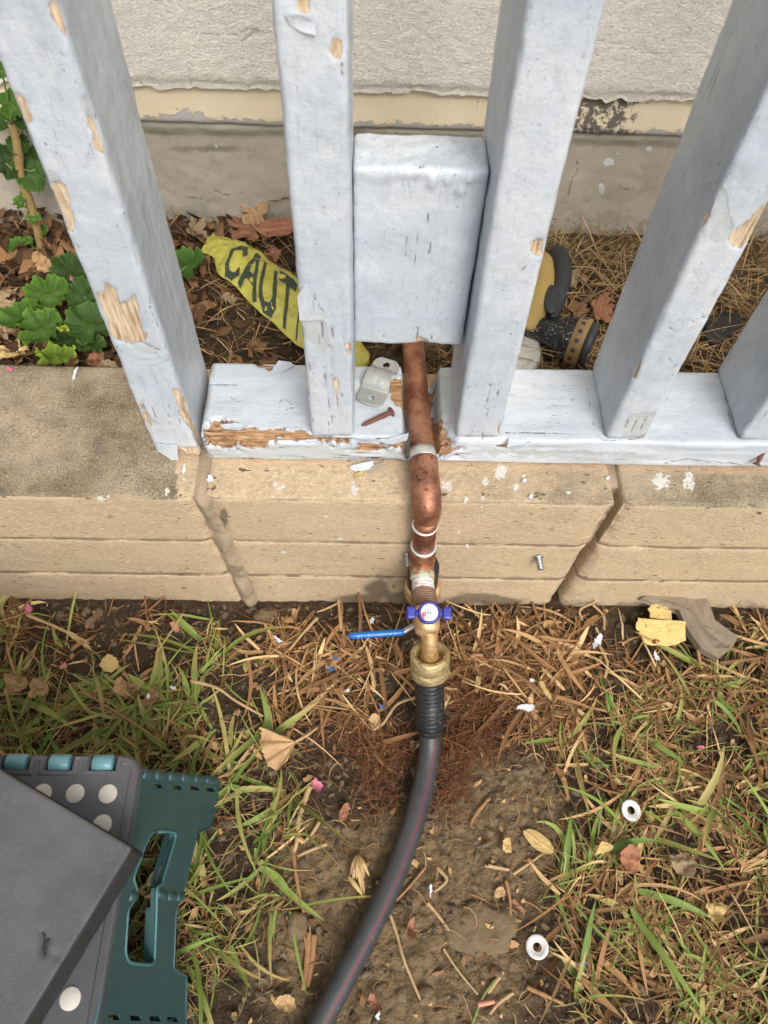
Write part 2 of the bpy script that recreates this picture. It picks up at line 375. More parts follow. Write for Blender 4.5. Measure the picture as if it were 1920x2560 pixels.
m = M('aged_copper'); v = m.noise(40, 5, .65); c = m.mix(m.step(v, .36, .66), (.25, .098, .060), (.52, .255, .15))
c = m.mix(m.math('MULTIPLY', m.step(m.noise(210, 4, .7), .56, .66), m.step(m.noise(13, 3), .46, .62)), c, (.075, .03, .022))
c = m.mix(m.math('MULTIPLY', m.step(m.noise(300, 2), .70, .74), .6), c, (.45, .38, .30))
pt = m.step(m.math('ADD', m.attr('patina'), m.math('MULTIPLY', m.math('SUBTRACT', m.noise(190, 4, .7), .5), 1.2)), .5, .72)
c = m.mix(m.math('MULTIPLY', pt, .85), c, (.36, .44, .30))
COPPER = m.done(c, m.mix(v, (.40,)*3, (.62,)*3), m.bump(m.math('ADD', v, m.noise(400, 3)), .0004, .5), metal=m.math('SUBTRACT', .8, m.math('MULTIPLY', pt, .8)))
m = M('solder'); SOLDER = m.done(m.mix(m.noise(300), (.50, .49, .46), (.80, .79, .76)), .42, m.bump(m.noise(300), .0006), metal=.6)
m = M('brass'); v = m.noise(90, 5, .65); c = m.mix(m.step(v, .35, .65), (.56, .34, .15), (.80, .57, .31))
c = m.mix(m.math('MULTIPLY', m.step(m.noise(150, 5, .7), .54, .68), .6), c, (.20, .13, .065))
BRASS = m.done(c, m.mix(m.noise(60), (.36,)*3, (.6,)*3), m.bump(m.noise(400, 4), .0005, .7), metal=.68)
m = M('dirty_brass'); v = m.noise(120, 6, .7, m.scale(m.pos, (1, 1, 3))); c = m.mix(m.step(v, .38, .62), (.34, .255, .115), (.62, .50, .27))
c = m.mix(m.math('MULTIPLY', m.step(m.noise(260, 5, .75, m.scale(m.pos, (1, 1, 2.5))), .56, .63), .8), c, (.16, .12, .06))
BRASSD = m.done(c, .5, m.bump(v, .0010, .9), metal=.6)
m = M('thread_brown'); BROWNT = m.done(m.mix(m.noise(200, 4), (.16, .09, .06), (.36, .23, .15)), .6, m.bump(m.noise(400), .0005), metal=.3)
m = M('thread_tape'); c = m.mix(m.step(m.noise(160, 4, .6, m.scale(m.pos, (.4, 1, 1))), .50, .60), (.76, .74, .72), (.62, .33, .30)); TAPEW = m.done(c, .6, m.bump(m.noise(420, 3), .0006))
def plain(name, c1, c2, rough, sc=80, bump=.0004, bs=300, metal=0., spec=.5, **kw):
    m = M(name); return m.done(m.mix(m.noise(sc, 5, .6), c1, c2), rough, m.bump(m.noise(bs, 4), bump, .7), metal=metal, spec=spec, **kw)
BLUEV = plain('valve_blue_enamel', (.022, .024, .22), (.05, .055, .36), .32)
BLUEL = plain('lever_blue_vinyl', (.010, .095, .36), (.018, .15, .46), .38)
WHITEM = plain('white_mark', (.16, .34, .60), (.22, .40, .64), .5)
DISC = plain('disc_white', (.74, .73, .71), (.83, .82, .80), .45)
RED = plain('red_print', (.60, .02, .03), (.70, .04, .05), .5)
ZINC = plain('zinc_steel', (.36, .37, .39), (.58, .59, .61), .4, metal=.9)
ZINCD = plain('galvanised_dull', (.25, .265, .255), (.50, .51, .485), .5, sc=120, bump=.0008, metal=.45)
RUST = plain('rusty_iron', (.075, .030, .022), (.21, .095, .065), .8, sc=160, bump=.0010, metal=.2)
m = M('black_poly'); c = m.mix(m.noise(60, 5), (.024, .024, .026), (.058, .059, .062))
c = m.mix(m.math('MULTIPLY', m.step(m.noise(240, 5, .7), .60, .72), .5), c, (.26, .25, .24)); POLY = m.done(c, m.mix(m.noise(90), (.34,)*3, (.60,)*3), m.bump(m.noise(350, 4), .0004, .6))
STRIPE = plain('stripe_maroon', (.085, .014, .026), (.14, .028, .045), .5)
m = M('black_ribbed'); c = m.mix(m.step(m.noise(210, 5, .7, m.scale(m.pos, (1, 1, 2))), .58, .70), (.018, .018, .019), (.22, .21, .20)); POLYR = m.done(c, .38, m.bump(m.noise(300), .0004))
m = M('teal_plastic'); c = m.mix(m.noise(30, 4), (.026, .070, .076), (.037, .092, .098)); c = m.mix(m.math('MULTIPLY', m.step(m.noise(420, 3), .70, .75), .5), c, (.25, .34, .34))
TEAL = m.done(c, .42, m.bump(m.noise(900, 2), .00025, .6))
TEAL_HL = plain('teal_rim_highlight', (.045, .14, .15), (.06, .165, .175), .4)  # lighter teal: edge highlight painted into the hole rim's colour
TEALK = plain('teal_knuckle', (.09, .215, .24), (.12, .265, .29), .4)
m = M('charcoal_plastic'); wv = m.node('ShaderNodeTexWave', {'Vector': m.pos, 'Scale': 260., 'Distortion': .2}).outputs[1]
c = m.mix(m.noise(26, 4), (.060, .060, .068), (.095, .095, .105)); c = m.mix(m.math('MULTIPLY', m.step(m.noise(330, 5, .75), .64, .72), .6), c, (.36, .36, .37))
CHAR = m.done(c, .40, m.bump(m.math('ADD', wv, m.noise(600)), .0003, .6))
DOT = plain('grip_dot_beige', (.46, .43, .38), (.54, .50, .45), .7)
m = M('foam_skin'); c = m.mix(m.step(m.noise(14, 6, .7), .3, .7), (.066, .066, .068), (.102, .102, .103)); c = m.mix(m.math('MULTIPLY', m.step(m.noise(45, 6, .75, m.scale(m.pos, (1, .4, 1))), .58, .72), .35), c, (.22, .21, .20)); c = m.mix(m.math('MULTIPLY', m.step(m.noise(700, 2), .72, .76), .5), c, (.34, .34, .34))
FOAM = m.done(c, .72, m.bump(m.noise(520, 4, .6), .0009, .8), spec=.35)
m = M('foam_cut'); c = m.mix(m.noise(800, 3), (.018, .018, .018), (.055, .054, .053)); FOAMC = m.done(c, .9, m.bump(m.noise(700, 3), .0014), spec=.2)
CHIP = plain('paint_chip', (.54, .575, .64), (.68, .70, .735), .6, bump=.0006)
CHIPD = plain('paint_chip_back', (.30, .25, .19), (.42, .36, .28), .7)
m = M('caution_yellow'); c = m.mix(m.noise(28, 4), (.47, .43, .06), (.60, .55, .12)); c = m.mix(m.math('MULTIPLY', m.step(m.noise(90, 5, .7), .58, .72), .35), c, (.36, .34, .14))
TAPEY = m.done(c, .38, m.bump(m.math('ADD', m.noise(70, 5, .65), m.math('MULTIPLY', m.vor(55, 'DISTANCE_TO_EDGE'), 1.2)), .0030, .9))
TAPEK = plain('tape_ink', (.030, .048, .036), (.055, .075, .055), .45)
YELP = plain('yellow_grip', (.40, .27, .075), (.52, .37, .12), .55)
m = M('speckled_black'); c = m.mix(m.step(m.noise(420, 3, .7), .60, .64), (.012, .013, .015), (.42, .42, .42)); SPECK = m.done(c, .45)
BLKP = plain('dark_rubber', (.025, .028, .032), (.05, .052, .058), .5)
GOLDP = plain('tan_ring_plastic', (.26, .16, .055), (.36, .235, .10), .5)
LIDW = plain('lid_white', (.56, .54, .49), (.68, .66, .61), .6)
WASH = plain('washer_white', (.50, .50, .48), (.70, .70, .68), .45, bump=.0006)
STEM = plain('woody_stem', (.22, .14, .06), (.40, .29, .11), .7, sc=120, bump=.001)
PETI = plain('green_stalk', (.10, .16, .04), (.19, .26, .08), .5)
PINK = plain('pink_petal', (.42, .08, .14), (.56, .19, .26), .6)
SALM = plain('salmon_petal', (.46, .16, .10), (.56, .26, .18), .6)
BARK = plain('bark_strip', (.20, .09, .035), (.40, .22, .10), .8, sc=140, bump=.001)
STRAW = plain('straw_stalk', (.30, .18, .08), (.50, .35, .18), .7, sc=120, bump=.0006)
STONE = plain('grey_shard', (.15, .115, .08), (.27, .215, .155), .85, sc=60, bump=.001, bs=180)
CLOD = plain('dry_clod', (.105, .072, .042), (.22, .16, .095), .95, sc=60, bump=.003, bs=160, spec=.15)
BLUEB = plain('blue_scrap', (.02, .10, .36), (.04, .16, .45), .5)
MULCH = plain('black_scrap', (.014, .012, .012), (.045, .038, .034), .8, bump=.001)
m = M('soil_crumb'); CRUMB = m.done(m.mix(.35, m.acol('col'), m.mix(m.noise(200, 4), (.04, .03, .02), (.22, .17, .11))), .95, m.bump(m.noise(500, 3), .0012), spec=.15)

# ------------------------------------------------------------------ sheets
def sheet(us, vs, fn):                        # fn(U,V flat) -> N x 3 ; quads wound so that du x dv is the normal
    U, Vv = np.meshgrid(us, vs, indexing='ij'); nu, nv = U.shape
    P = fn(U.ravel(), Vv.ravel()); I = np.arange(nu*nv).reshape(nu, nv)
    q = np.stack([I[:-1, :-1], I[1:, :-1], I[1:, 1:], I[:-1, 1:]], -1).reshape(-1, 4)
    return P, q
def multi(*segs): return np.unique(np.round(np.concatenate([lin(a, b, s) for a, b, s in segs]), 6))

# ------------------------------------------------------------------ lawn soil in front
YW, ZL, ZR = .365, .226, .265                 # wall face, ledge height, rail top
YB, ZB = .525, .198                           # back of the blocks, soil of the bed behind
YF = .79                                      # house foundation face
def gauss(P, lst):
    r = np.zeros(len(P))
    for px, py, rad, w in lst:
        g = G(px*1.1573, py*1.1573); r += w*np.exp(-((P[:, 0] - g[0])**2 + (P[:, 1] - g[1])**2)/(2*rad*rad))
    return r
DRYSOIL = [(1000, 1850, .05, .9), (1100, 1700, .035, .8), (880, 1950, .04, .8), (700, 1950, .04, .7), (950, 2050, .06, .9), (850, 2150, .06, .8), (640, 1850, .03, .6), (620, 2100, .03, .5), (1150, 1800, .03, .6)]
def gz(x, y):
    P = np.stack([x, y, np.zeros_like(x)], 1)
    z = .010*fbm(P, 9, 3, 3) + .009*np.abs(fbm(P, 34, 3, 5)) + .0065*np.abs(fbm(P, 95, 2, 8)) - .005
    g = G(1065, 1830); z -= .010*np.exp(-((x - g[0])**2 + (y - g[1] - .015)**2)/(2*.05**2))    # scraped hollow round the pipe
    return z
xs = multi((-7, -.9, .5), (-.9, -.46, .02), (-.46, -.12, .004), (-.12, .24, .003), (.24, .52, .004), (.52, .95, .02), (.95, 7, .5)); ys = multi((-7, -.5, .5), (-.5, -.10, .02), (-.10, .39, .0033))
P, q = sheet(xs, ys, lambda x, y: np.stack([x, y, gz(x, y)], 1))
far = (np.abs(P[:, 0]) > .95) | (P[:, 1] < -.5); P[far, 2] = 0
tag(mk('lawn_soil', P, q, SOIL, origin=(0, 0, 0), attrs={'dry': np.clip(gauss(P, DRYSOIL), 0, 1.2) + .35*fbm(P, 25, 3, 9)}), kind='structure')
# soil of the planting bed behind the fence
xs = multi((-7, -.8, .5), (-.8, .8, .006), (.8, 7, .5)); ys = multi((YB - .01, YF + .03, .006))
P, q = sheet(xs, ys, lambda x, y: np.stack([x, y, ZB - .006 + .012*fbm(np.stack([x, y, 0*x], 1), 22, 4, 31)], 1))
tag(mk('planting_bed', P, q, SOIL, origin=(0, YB, ZB), attrs={'dry': .35 + .8*fbm(P, 10, 3, 12)}), kind='structure')

# ------------------------------------------------------------------ house wall
house = empty('house_wall', (0, YF, ZB - .05), 'cream stucco house wall on a grey concrete footing behind the picket fence', 'wall')
xs = multi((-2.4, -.55, .3), (-.55, .65, .0026), (.65, 2.4, .3)); zs = multi((.374, .56, .0026), (.56, .9, .02), (.9, 2.6, .3))
def f(x, z):
    P = np.stack([x, 0*x, z], 1)
    d = .0012*fbm(P*[1, 1, 1.6], 150, 3, 2) + .0016*np.abs(fbm(P*[1, 1, 1.5], 260, 2, 6))
    low = np.exp(-np.maximum(z - .380, 0)/.003)
    return np.stack([x, YF - .015 - d + .004*low, z + .007*low*(fbm(P, 75, 4, 4) - .05)], 1)
P, q = sheet(xs, zs, f); px = toPx(P)
jit = np.stack([7*fbm(P, 90, 3, 71), 7*fbm(P, 90, 3, 72)], 1)
ck = np.minimum.reduce([linedist(px + jit, L) for L in (
    crop(0, 0, K, [(720, 180), (1100, 185), (1400, 215), (1480, 170), (1600, 205)]), crop(600, 0, K, [(0, 250), (90, 190), (180, 205)]),
    crop(600, 0, K, [(660, 225), (850, 230), (1000, 180), (1080, 190), (1150, 245), (1270, 230), (1400, 275), (1530, 280)]),
    crop(1220, 0, K, [(640, 240), (800, 265), (930, 315), (1060, 315), (1250, 310)]), crop(600, 0, K, [(905, 470), (903, 510)]), crop(0, 0, K, [(1130, 440), (1135, 500)]))])
ck = np.clip(1.15 - ck/5.0, 0, 1)*(.75 + .8*fbm(P, 60, 2, 14)); P[:, 1] += .0009*np.clip(ck, 0, 1)
mk('stucco', P, q, STUCCO, house, attrs={'crack': ck})
# painted sill strip
V, q, N = grid_box(multi((-2.4, -.6, .3), (-.6, .65, .003), (.65, 2.4, .3)), lin(YF - .013, YF + .06, .004), lin(.3345, .3765, .0026), .004)
V[:, 1] += .013*np.clip((V[:, 2] - .34)/.036, 0, 1) - .0012*fbm(V, 45, 4, 3)*(N[:, 1] < -.3); V[:, 2] += .0016*fbm(V*[1, 0, 0], 40, 4, 8)
px = toPx(V); rel = (V[:, 2] - .3345)/.043
wear = .74 - rel*1.6 + .25*np.clip(1 - np.abs(px[:, 0] - 460)/80, 0, 1)
mil = np.clip(.55 - np.maximum(np.abs(px[:, 0] - 1500)/75 - .8, 0)*.5, 0, 1)*1.25 + .25*np.clip(1 - np.abs(px[:, 0] - 1700)/45, 0, 1) + .30*(rel > .84) - .08
mk('sill_strip', V, q, SILL, house, attrs={'wear': wear, 'mildew': mil})
# concrete footing
V, q, N = grid_box(multi((-2.4, -.6, .3), (-.45, .5, .0026), (.5, 2.4, .3)), lin(YF, YF + .10, .02), lin(ZB - .05, .334, .0028), .006)
V[:, 1] -= (.006*fbm(V, 12, 5, 4) + .0012*fbm(V, 120, 2, 7))*(N[:, 1] < -.3); px = toPx(V)
V[:, 1] -= .006*np.clip((V[:, 2] - .315)/.012, 0, 1)*(N[:, 1] < -.3)
jit = np.stack([16*fbm(V, 55, 4, 41), 16*fbm(V, 55, 4, 42)], 1)
ck = np.minimum.reduce([linedist(px + jit, L) for L in (
    crop(0, 0, K, [(1090, 1175), (1200, 1165), (1290, 1120), (1370, 1150), (1450, 1135)]), crop(600, 0, K, [(935, 755), (932, 800)]),
    crop(1220, 0, K, [(535, 950), (525, 1020), (495, 1060), (470, 1190)]), crop(1220, 0, K, [(730, 1040), (790, 1100), (860, 1120)]), crop(1220, 0, K, [(390, 1300), (470, 1300), (540, 1340)]))])
def spots(px, lst, noi): return np.max([1.05 - np.hypot(px[:, 0] - a, (px[:, 1] - b)*k)/r*.55 for a, b, r, k in lst], axis=0) + noi
sp = spots(px, [(1522, 406, 14, 1.3), (1622, 371, 10, 1.2), (1504, 470, 8, .6), (1545, 385, 6, 2), (541, 365, 4, 1), (585, 363, 4, 1)], .3*fbm(V, 110, 3, 21))
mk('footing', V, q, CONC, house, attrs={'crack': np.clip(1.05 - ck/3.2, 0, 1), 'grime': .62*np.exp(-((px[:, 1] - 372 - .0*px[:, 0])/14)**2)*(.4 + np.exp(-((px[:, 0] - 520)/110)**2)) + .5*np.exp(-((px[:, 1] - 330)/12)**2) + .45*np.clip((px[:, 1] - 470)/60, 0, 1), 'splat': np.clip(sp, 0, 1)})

# ------------------------------------------------------------------ block wall: three courses of long blocks
wall = empty('block_wall', (0, YW + .08, 0), 'low weathered block garden wall with dirty top ledge, under the grey picket fence', 'wall')
c4_ = lambda p: crop(0, 600, K, p)
courses = [(-.012, .0650), (.0672, .1438), (.1458, ZL)]
joints = {-.549: (-.553, -.545), -.15: (-.156, -.140), .2325: (.2375, .2275), .632: (.632, .626), }   # x at top, x at bottom
JX = [(-.553 - .396*k, -.548 - .396*k) for k in range(5, -1, -1)] + [(-.1555, -.1405), (.2375, .2285)] + [(.634 + .396*k, .628 + .396*k) for k in range(5)]
GAP = [.005]*6 + [.0055, .0048] + [.005]*5
SPL = [(703, 1220, 9, 1), (885, 1224, 10, .6), (735, 1182, 5, 1), (1117, 1216, 12, .9), (1214, 1205, 8, .8), (1650, 1203, 22, 1.1), (1252, 1178, 14, .8), (1722, 1203, 14, .7), (1422, 1232, 6, .8), (690, 1213, 6, .7), (1245, 1218, 4, 1), (525, 1199, 6, .7), (418, 1229, 6, .6), (253, 1248, 9, 1.6),
       (468, 1243, 4, 1), (1165, 1250, 5, .6), (270, 1240, 4, 1), (851, 1346, 7, 1.5), (710, 1380, 6, 1.2), (815, 1292, 6, 1.6), (1207, 1246, 5, 1), (1148, 1330, 6, 1), (1170, 1365, 6, .9), (850, 1378, 4, 1), (1500, 1190, 4, 1), (1310, 1190, 4, 1), (1290, 1215, 6, .6), (1130, 1478, 5, 3), (720, 1240, 4, 1)]
for ci, (z0, z1) in enumerate(courses):
    for bi in range(len(JX) - 1):
        vis = 5 <= bi <= 7
        st = (.0028 if ci == 2 else .0036) if vis else .03
        x0t, x0b = JX[bi]; x1t, x1b = JX[bi + 1]; g0, g1 = GAP[bi], GAP[bi + 1]
        tz = lambda z: (z/ZL)
        V, q, N = grid_box(lin(0, 1, st/.39), lin(YW, YB, st if ci == 2 else .02), lin(z0, z1, st), 0)
        xa = x0b + (x0t - x0b)*V[:, 2]/ZL + g0; xb = x1b + (x1t - x1b)*V[:, 2]/ZL - g1
        u = V[:, 0].copy(); V[:, 0] = xa + (xb - xa)*u
        # worn edges
        r = .006
        lo = np.stack([xa, np.full(len(V), YW), np.full(len(V), z0)], 1); hi = np.stack([xb, np.full(len(V), YB), np.full(len(V), z1)], 1)
        rz = .0024
        c = np.clip(V, lo + rz, hi - rz); d = V - c; mlen = np.linalg.norm(d, axis=1, keepdims=True); Nn = d/np.maximum(mlen, 1e-9)
        V = c + Nn*rz
        if vis:
            nf = (Nn[:, 1] < -.4)
            V += Nn*(.0007*fbm(V*[.6, 1, 1.5], 60, 4, 5 + ci) + .0005*fbm(V*[.5, 1, 3], 300, 2, 9) + .0014*fbm(V, 8, 2, 13 + bi))[:, None]
            # ragged arrises and corners
            edge = np.minimum(V[:, 0] - xa, xb - V[:, 0]); V[:, 1] += nf*np.clip(1 - edge/.014, 0, 1)**2*.006*(1 + 1.5*fbm(V, 50, 3, 17))
            ztop = np.clip(1 - (z1 - V[:, 2])/.005, 0, 1); V[:, 1] += nf*ztop*.0014*np.clip(.3 + 2*fbm(V*[1, 0, 1], 30, 3, 27 + ci), 0, 1)
        px = toPx(V)
        topm = (Nn[:, 2] > .5) if ci == 2 else np.zeros(len(V), bool)
        jit = .45*fbm(V, 22, 4, 50)
        sm_ = np.minimum(V[:, 2] - z0, z1 - V[:, 2] if ci < 2 else 1.)
        seam = (Nn[:, 1] < -.2)*np.clip(1 - (sm_ - .0004)/.0022 + .8*fbm(V, 70, 3, 88), 0, 1)*(V[:, 2] > .02)
        moss = np.where(topm, 1., 0.)*np.clip(np.where(px[:, 0] < 440, 1.15, np.where(px[:, 0] < 1545, .36 + .32*np.clip((px[:, 0] - 1150)/250, 0, 1), .78)), 0, 1.2)
        if ci == 2: moss += (Nn[:, 1] < -.4)*np.clip((V[:, 2] - .216)/.01, 0, 1)*.35
        warm = np.where(topm, np.clip(1 - (px[:, 1] - 1150 - (px[:, 0] - 900)*.02)/45, 0, 1), 0) * (px[:, 0] > 440)
        warm = np.maximum(warm, .55*np.exp(-((px[:, 0] - 1130)/150)**2 - ((px[:, 1] - 1235)/40)**2)*(px[:, 0] > 440))
        wet = np.max([np.exp(-((px[:, 0] - a)/w)**2 - ((px[:, 1] - b)/h)**2) for a, b, w, h in ((945, 1475, 38, 28), (900, 1500, 80, 14), (1200, 1495, 70, 14), (1240, 1500, 60, 10), (1010, 1500, 60, 30), (560, 1290, 12, 30))], axis=0) + .5*fbm(V, 50, 3, 33) - .05 + .42*np.clip(1 - V[:, 2]/.028, 0, 1)*(.6 + 1.6*fbm(V, 24, 3, 35))
        sp = spots(px, SPL, .28*fbm(V, 130, 3, 61)) if ci >= 1 else np.full(len(V), -.5)
        crackl = linedist(px + np.stack([5*fbm(V, 70, 3, 1), 5*fbm(V, 70, 3, 2)], 1), [(1547, 1155), (1546, 1200), (1548, 1262)])
        if ci == 2:
            for L_, w_ in ((c4_([(470, 950), (482, 1000), (462, 1080), (440, 1180)]), 9), (c4_([(640, 1000), (652, 1070), (645, 1140)]), 12), (c4_([(300, 1330), (310, 1420)]), 12), (c4_([(720, 1330), (700, 1420)]), 14), (c4_([(380, 880), (440, 960)]), 12)):
                seam = np.maximum(seam, topm*.75*np.exp(-(linedist(px + 10*np.stack([fbm(V, 80, 3, 1), fbm(V, 80, 3, 2)], 1), L_)/w_)**2))
            seam = np.maximum(seam, topm*(px[:, 0] > 1400)*np.clip(1.1 - crackl/3.5, 0, 1))
        b = mk('block', V, q, BLOCK, wall, attrs={'moss': moss, 'warm': np.clip(warm, 0, 1), 'wet': np.clip(wet, 0, 1), 'splat': np.clip(sp, -1, 1), 'seam': seam})
# mortar core a little behind the block faces, bulging out at the left-hand joint
V, q, N = grid_box(multi((-2.5, -.2, .05), (-.2, .28, .003), (.28, 2.2, .05)), lin(YW + .006, YB - .006, .03), lin(-.01, ZL - .004, .003), .002)
xj = -.1405 - .015*V[:, 2]/ZL
fr = N[:, 1] < -.5
sm = np.exp(-((V[:, 0] - xj - .004)/.011)**2)
V[:, 1] += fr*(.004*fbm(V, 90, 4, 3) + .002 - .0115*sm*(np.clip(.8 + 1.2*fbm(V, 40, 4, 23), 0, 1.2)))
V[:, 1] += fr*.016*np.exp(-((V[:, 0] - .2285 - .009*V[:, 2]/ZL)/.011)**2)
tp = N[:, 2] > .5; V[:, 2] += tp*(.0035*np.exp(-((V[:, 0] - xj)/.012)**2) + .002*fbm(V, 90, 3, 4))
mk('mortar', V, q, MORTAR, wall)

# ------------------------------------------------------------------ picket fence
fence = empty('picket_fence', (0, .45, ZL), 'peeling pale grey wooden picket fence standing on the low block wall', 'fence')
def bare_attrs(V, N, polys, under=(), flaky=(), face='front', jit=4.):
    px = toPx(V); noi = jit*2*fbm(V, 170, 4, 77)
    front = N[:, 1] < -.25; right = N[:, 0] > .3; left = N[:, 0] < -.3; topf = N[:, 2] > .3
    def field(pl):
        out = np.full(len(V), -1.)
        for P_, fc in pl:
            mk_ = {'f': front | right & (N[:, 1] < -.05) | left & (N[:, 1] < -.05), 'r': right | (front & right), 't': topf | front, 'l': left}[fc]
            sel = np.where(mk_)[0]
            if len(sel) == 0: continue
            bb = np.array(P_); ok = (px[sel, 0] > bb[:, 0].min() - 20) & (px[sel, 0] < bb[:, 0].max() + 20) & (px[sel, 1] > bb[:, 1].min() - 20) & (px[sel, 1] < bb[:, 1].max() + 20)
            sel = sel[ok]
            if len(sel): out[sel] = np.maximum(out[sel], .5 - (sdf(px[sel], P_) + noi[sel])/14.)
        return np.clip(out, -.5, 1.2)
    b = field(polys)
    if flaky:
        st = fbm(V*[1, 1, .06], 330, 3, 5) + .4*fbm(V, 45, 3, 8)
        fl = field(flaky); b = np.maximum(b, np.where(fl > .3, .5 + (st - .15)*2.6 - np.clip(.7 - fl, 0, 1), -.5))
    u = np.maximum(field(under), np.where(b > .5, -.2, -.5)) if under else np.full(len(V), -.5)
    return np.clip(b, -.5, 1.2), u
_c = lambda o, p: crop(o[0], o[1], K, p)
CHECKS = [_c((600, 600), p) for p in ([(395, 250), (430, 275), (440, 350), (455, 390), (500, 435)], [(480, 490), (487, 560), (500, 640)], [(500, 760), (512, 880), (515, 930), (545, 1090)], [(660, 40), (664, 380)], [(545, 530), (552, 580)], [(610, 880), (600, 960)],
    [(1055, 370), (1058, 440), (1048, 500), (1052, 570)], [(1133, 520), (1136, 590)], [(1008, 420), (1004, 520)], [(885, 500), (885, 525)], [(1490, 860), (1478, 950), (1462, 1060)], [(1542, 870), (1530, 930)], [(1435, 1120), (1440, 1180)], [(1010, 1240), (960, 1258), (935, 1272)],
    [(228, 985), (240, 950), (270, 942), (300, 960), (315, 990), (270, 1005), (235, 995)], [(10, 90), (70, 110)], [(300, 725), (297, 800)], [(400, 1165), (385, 1130), (360, 1150), (320, 1165)])]
CHECKS += [_c((600, 0), p) for p in ([(1128, 1225), (1118, 1280), (1105, 1335)], [(1140, 1130), (1132, 1190)], [(850, 825), (875, 865), (905, 848)], [(1150, 825), (1165, 880)], [(970, 990), (1030, 995), (1085, 982)], [(600, 365), (605, 440), (590, 520)], [(450, 640), (560, 640)])]
CHECKS += [_c((0, 600), p) for p in ([(455, 30), (500, 120), (515, 170), (540, 210)], [(760, 705), (800, 728), (900, 735), (1000, 718)], [(760, 625), (830, 605), (900, 640), (950, 660), (900, 690)], [(1000, 1020), (998, 1100)], [(895, 330), (890, 420), (930, 480), (990, 640)], [(1145, 880), (1160, 930)], [(1370, 930), (1390, 950), (1430, 955)], [(1230, 855), (1410, 862)])]
CHECKS += [_c((1220, 600), p) for p in ([(1075, 520), (1130, 540), (1180, 480), (1230, 490), (1270, 465), (1320, 455)], [(870, 880), (840, 970), (810, 1020)], [(560, 780), (590, 900), (610, 1050), (650, 1160), (690, 1190)], [(100, 1140), (500, 1142)], [(1385, 780), (1405, 900), (1430, 1050), (1450, 1130)], [(830, 1060), (810, 1130)], [(880, 1050), (850, 1140)], [(940, 1040), (900, 1140)], [(10, 860), (0, 980)], [(70, 870), (55, 960)], [(1050, 1320), (1160, 1300), (1300, 1312), (1500, 1330)], [(1070, 680), (1085, 720)], [(1550, 1000), (1640, 880)], [(1500, 1100), (1590, 1000)], [(1560, 1130), (1650, 1020)], [(690, 1190), (760, 1185), (850, 1180), (920, 1165)])]
def check_attr(V, N):
    px = toPx(V); ok = (N[:, 1] < -.25) | (N[:, 2] > .5); px = px + 3.5*np.stack([fbm(V, 120, 2, 91), fbm(V, 120, 2, 92)], 1); d = np.full(len(V), 99.); lo, hi = px.min(0) - 10, px.max(0) + 10
    for L_ in CHECKS:
        a = np.array(L_)
        if (a.max(0) > lo).all() and (a.min(0) < hi).all():
            s = np.where(ok & (px[:, 0] > a[:, 0].min() - 9) & (px[:, 0] < a[:, 0].max() + 9) & (px[:, 1] > a[:, 1].min() - 9) & (px[:, 1] < a[:, 1].max() + 9))[0]
            if len(s): d[s] = np.minimum(d[s], linedist(px[s], L_))
    return np.clip(1.15 - d/2.9, 0, 1)*.9
ZS = multi((ZR - .001, .64, .0024), (.64, 1.0, .03))
def picket(x0, x1, y0, y1, zbot, polys=(), under=(), flaky=(), fine=True, name='picket', lean=(0, 0), seed=0, rag=None):
    zs = np.concatenate([lin(zbot, ZS[0] - .0024, .0024), ZS]) if zbot < ZS[0] - .003 else ZS
    if not fine: zs = multi((zbot, 1.0, .03))
    V, q, N = grid_box(lin(x0, x1, .0019 if fine else .008), lin(y0, y1, .0024 if fine else .012), zs, .0042)
    b, u = bare_attrs(V, N, polys, under, flaky)
    V += N*(.0009*fbm(V*[1, 1, .12], 55, 3, seed) + .0007*fbm(V, 60, 3, seed + 3) + .0003*fbm(V, 260, 2, seed + 5))[:, None]
    ed = np.clip((np.sort(np.abs(N), axis=1)[:, 1])*1.6, 0, 1); V -= N*(ed*.0016*np.clip(fbm(V*[1, 1, .5], 70, 3, seed + 6) + .05, 0, 1))[:, None]
    V -= N*(np.clip((b - .44)*9, 0, 1)*(.0008 + .0009*np.clip(fbm(V*[1, 1, .05], 200, 2, 3) + .3, 0, 1)) + np.clip((u - .44)*9, 0, 1)*.0004)[:, None]
    ckk = check_attr(V, N) if fine else np.zeros(len(V)); V -= N*(ckk*.0008)[:, None]
    h = V[:, 2] - zbot; V[:, 0] += lean[0]*h; V[:, 1] += lean[1]*h
    if rag is not None: rag(V)
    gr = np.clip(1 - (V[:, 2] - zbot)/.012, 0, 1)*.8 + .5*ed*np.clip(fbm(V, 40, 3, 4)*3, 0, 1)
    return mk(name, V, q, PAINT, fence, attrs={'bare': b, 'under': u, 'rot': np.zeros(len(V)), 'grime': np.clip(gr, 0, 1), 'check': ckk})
c1 = lambda p: crop(0, 0, K, p)
c4 = lambda p: crop(0, 600, K, p)
c2 = lambda p: crop(600, 0, K, p)
c5 = lambda p: crop(600, 600, K, p)
c3 = lambda p: crop(1220, 0, K, p)
c6 = lambda p: crop(1220, 600, K, p)
def rag1(V):                                  # broken lower end of the end post
    low = V[:, 2] < ZL + .02; px = toPx(V); k = np.clip(fbm(V*[1, .4, 0], 120, 3, 9)*.03 + .004, 0, .012)
    V[:, 2] += np.where(low, k*np.clip(1 - (V[:, 2] - ZL)/.02, 0, 1), 0)
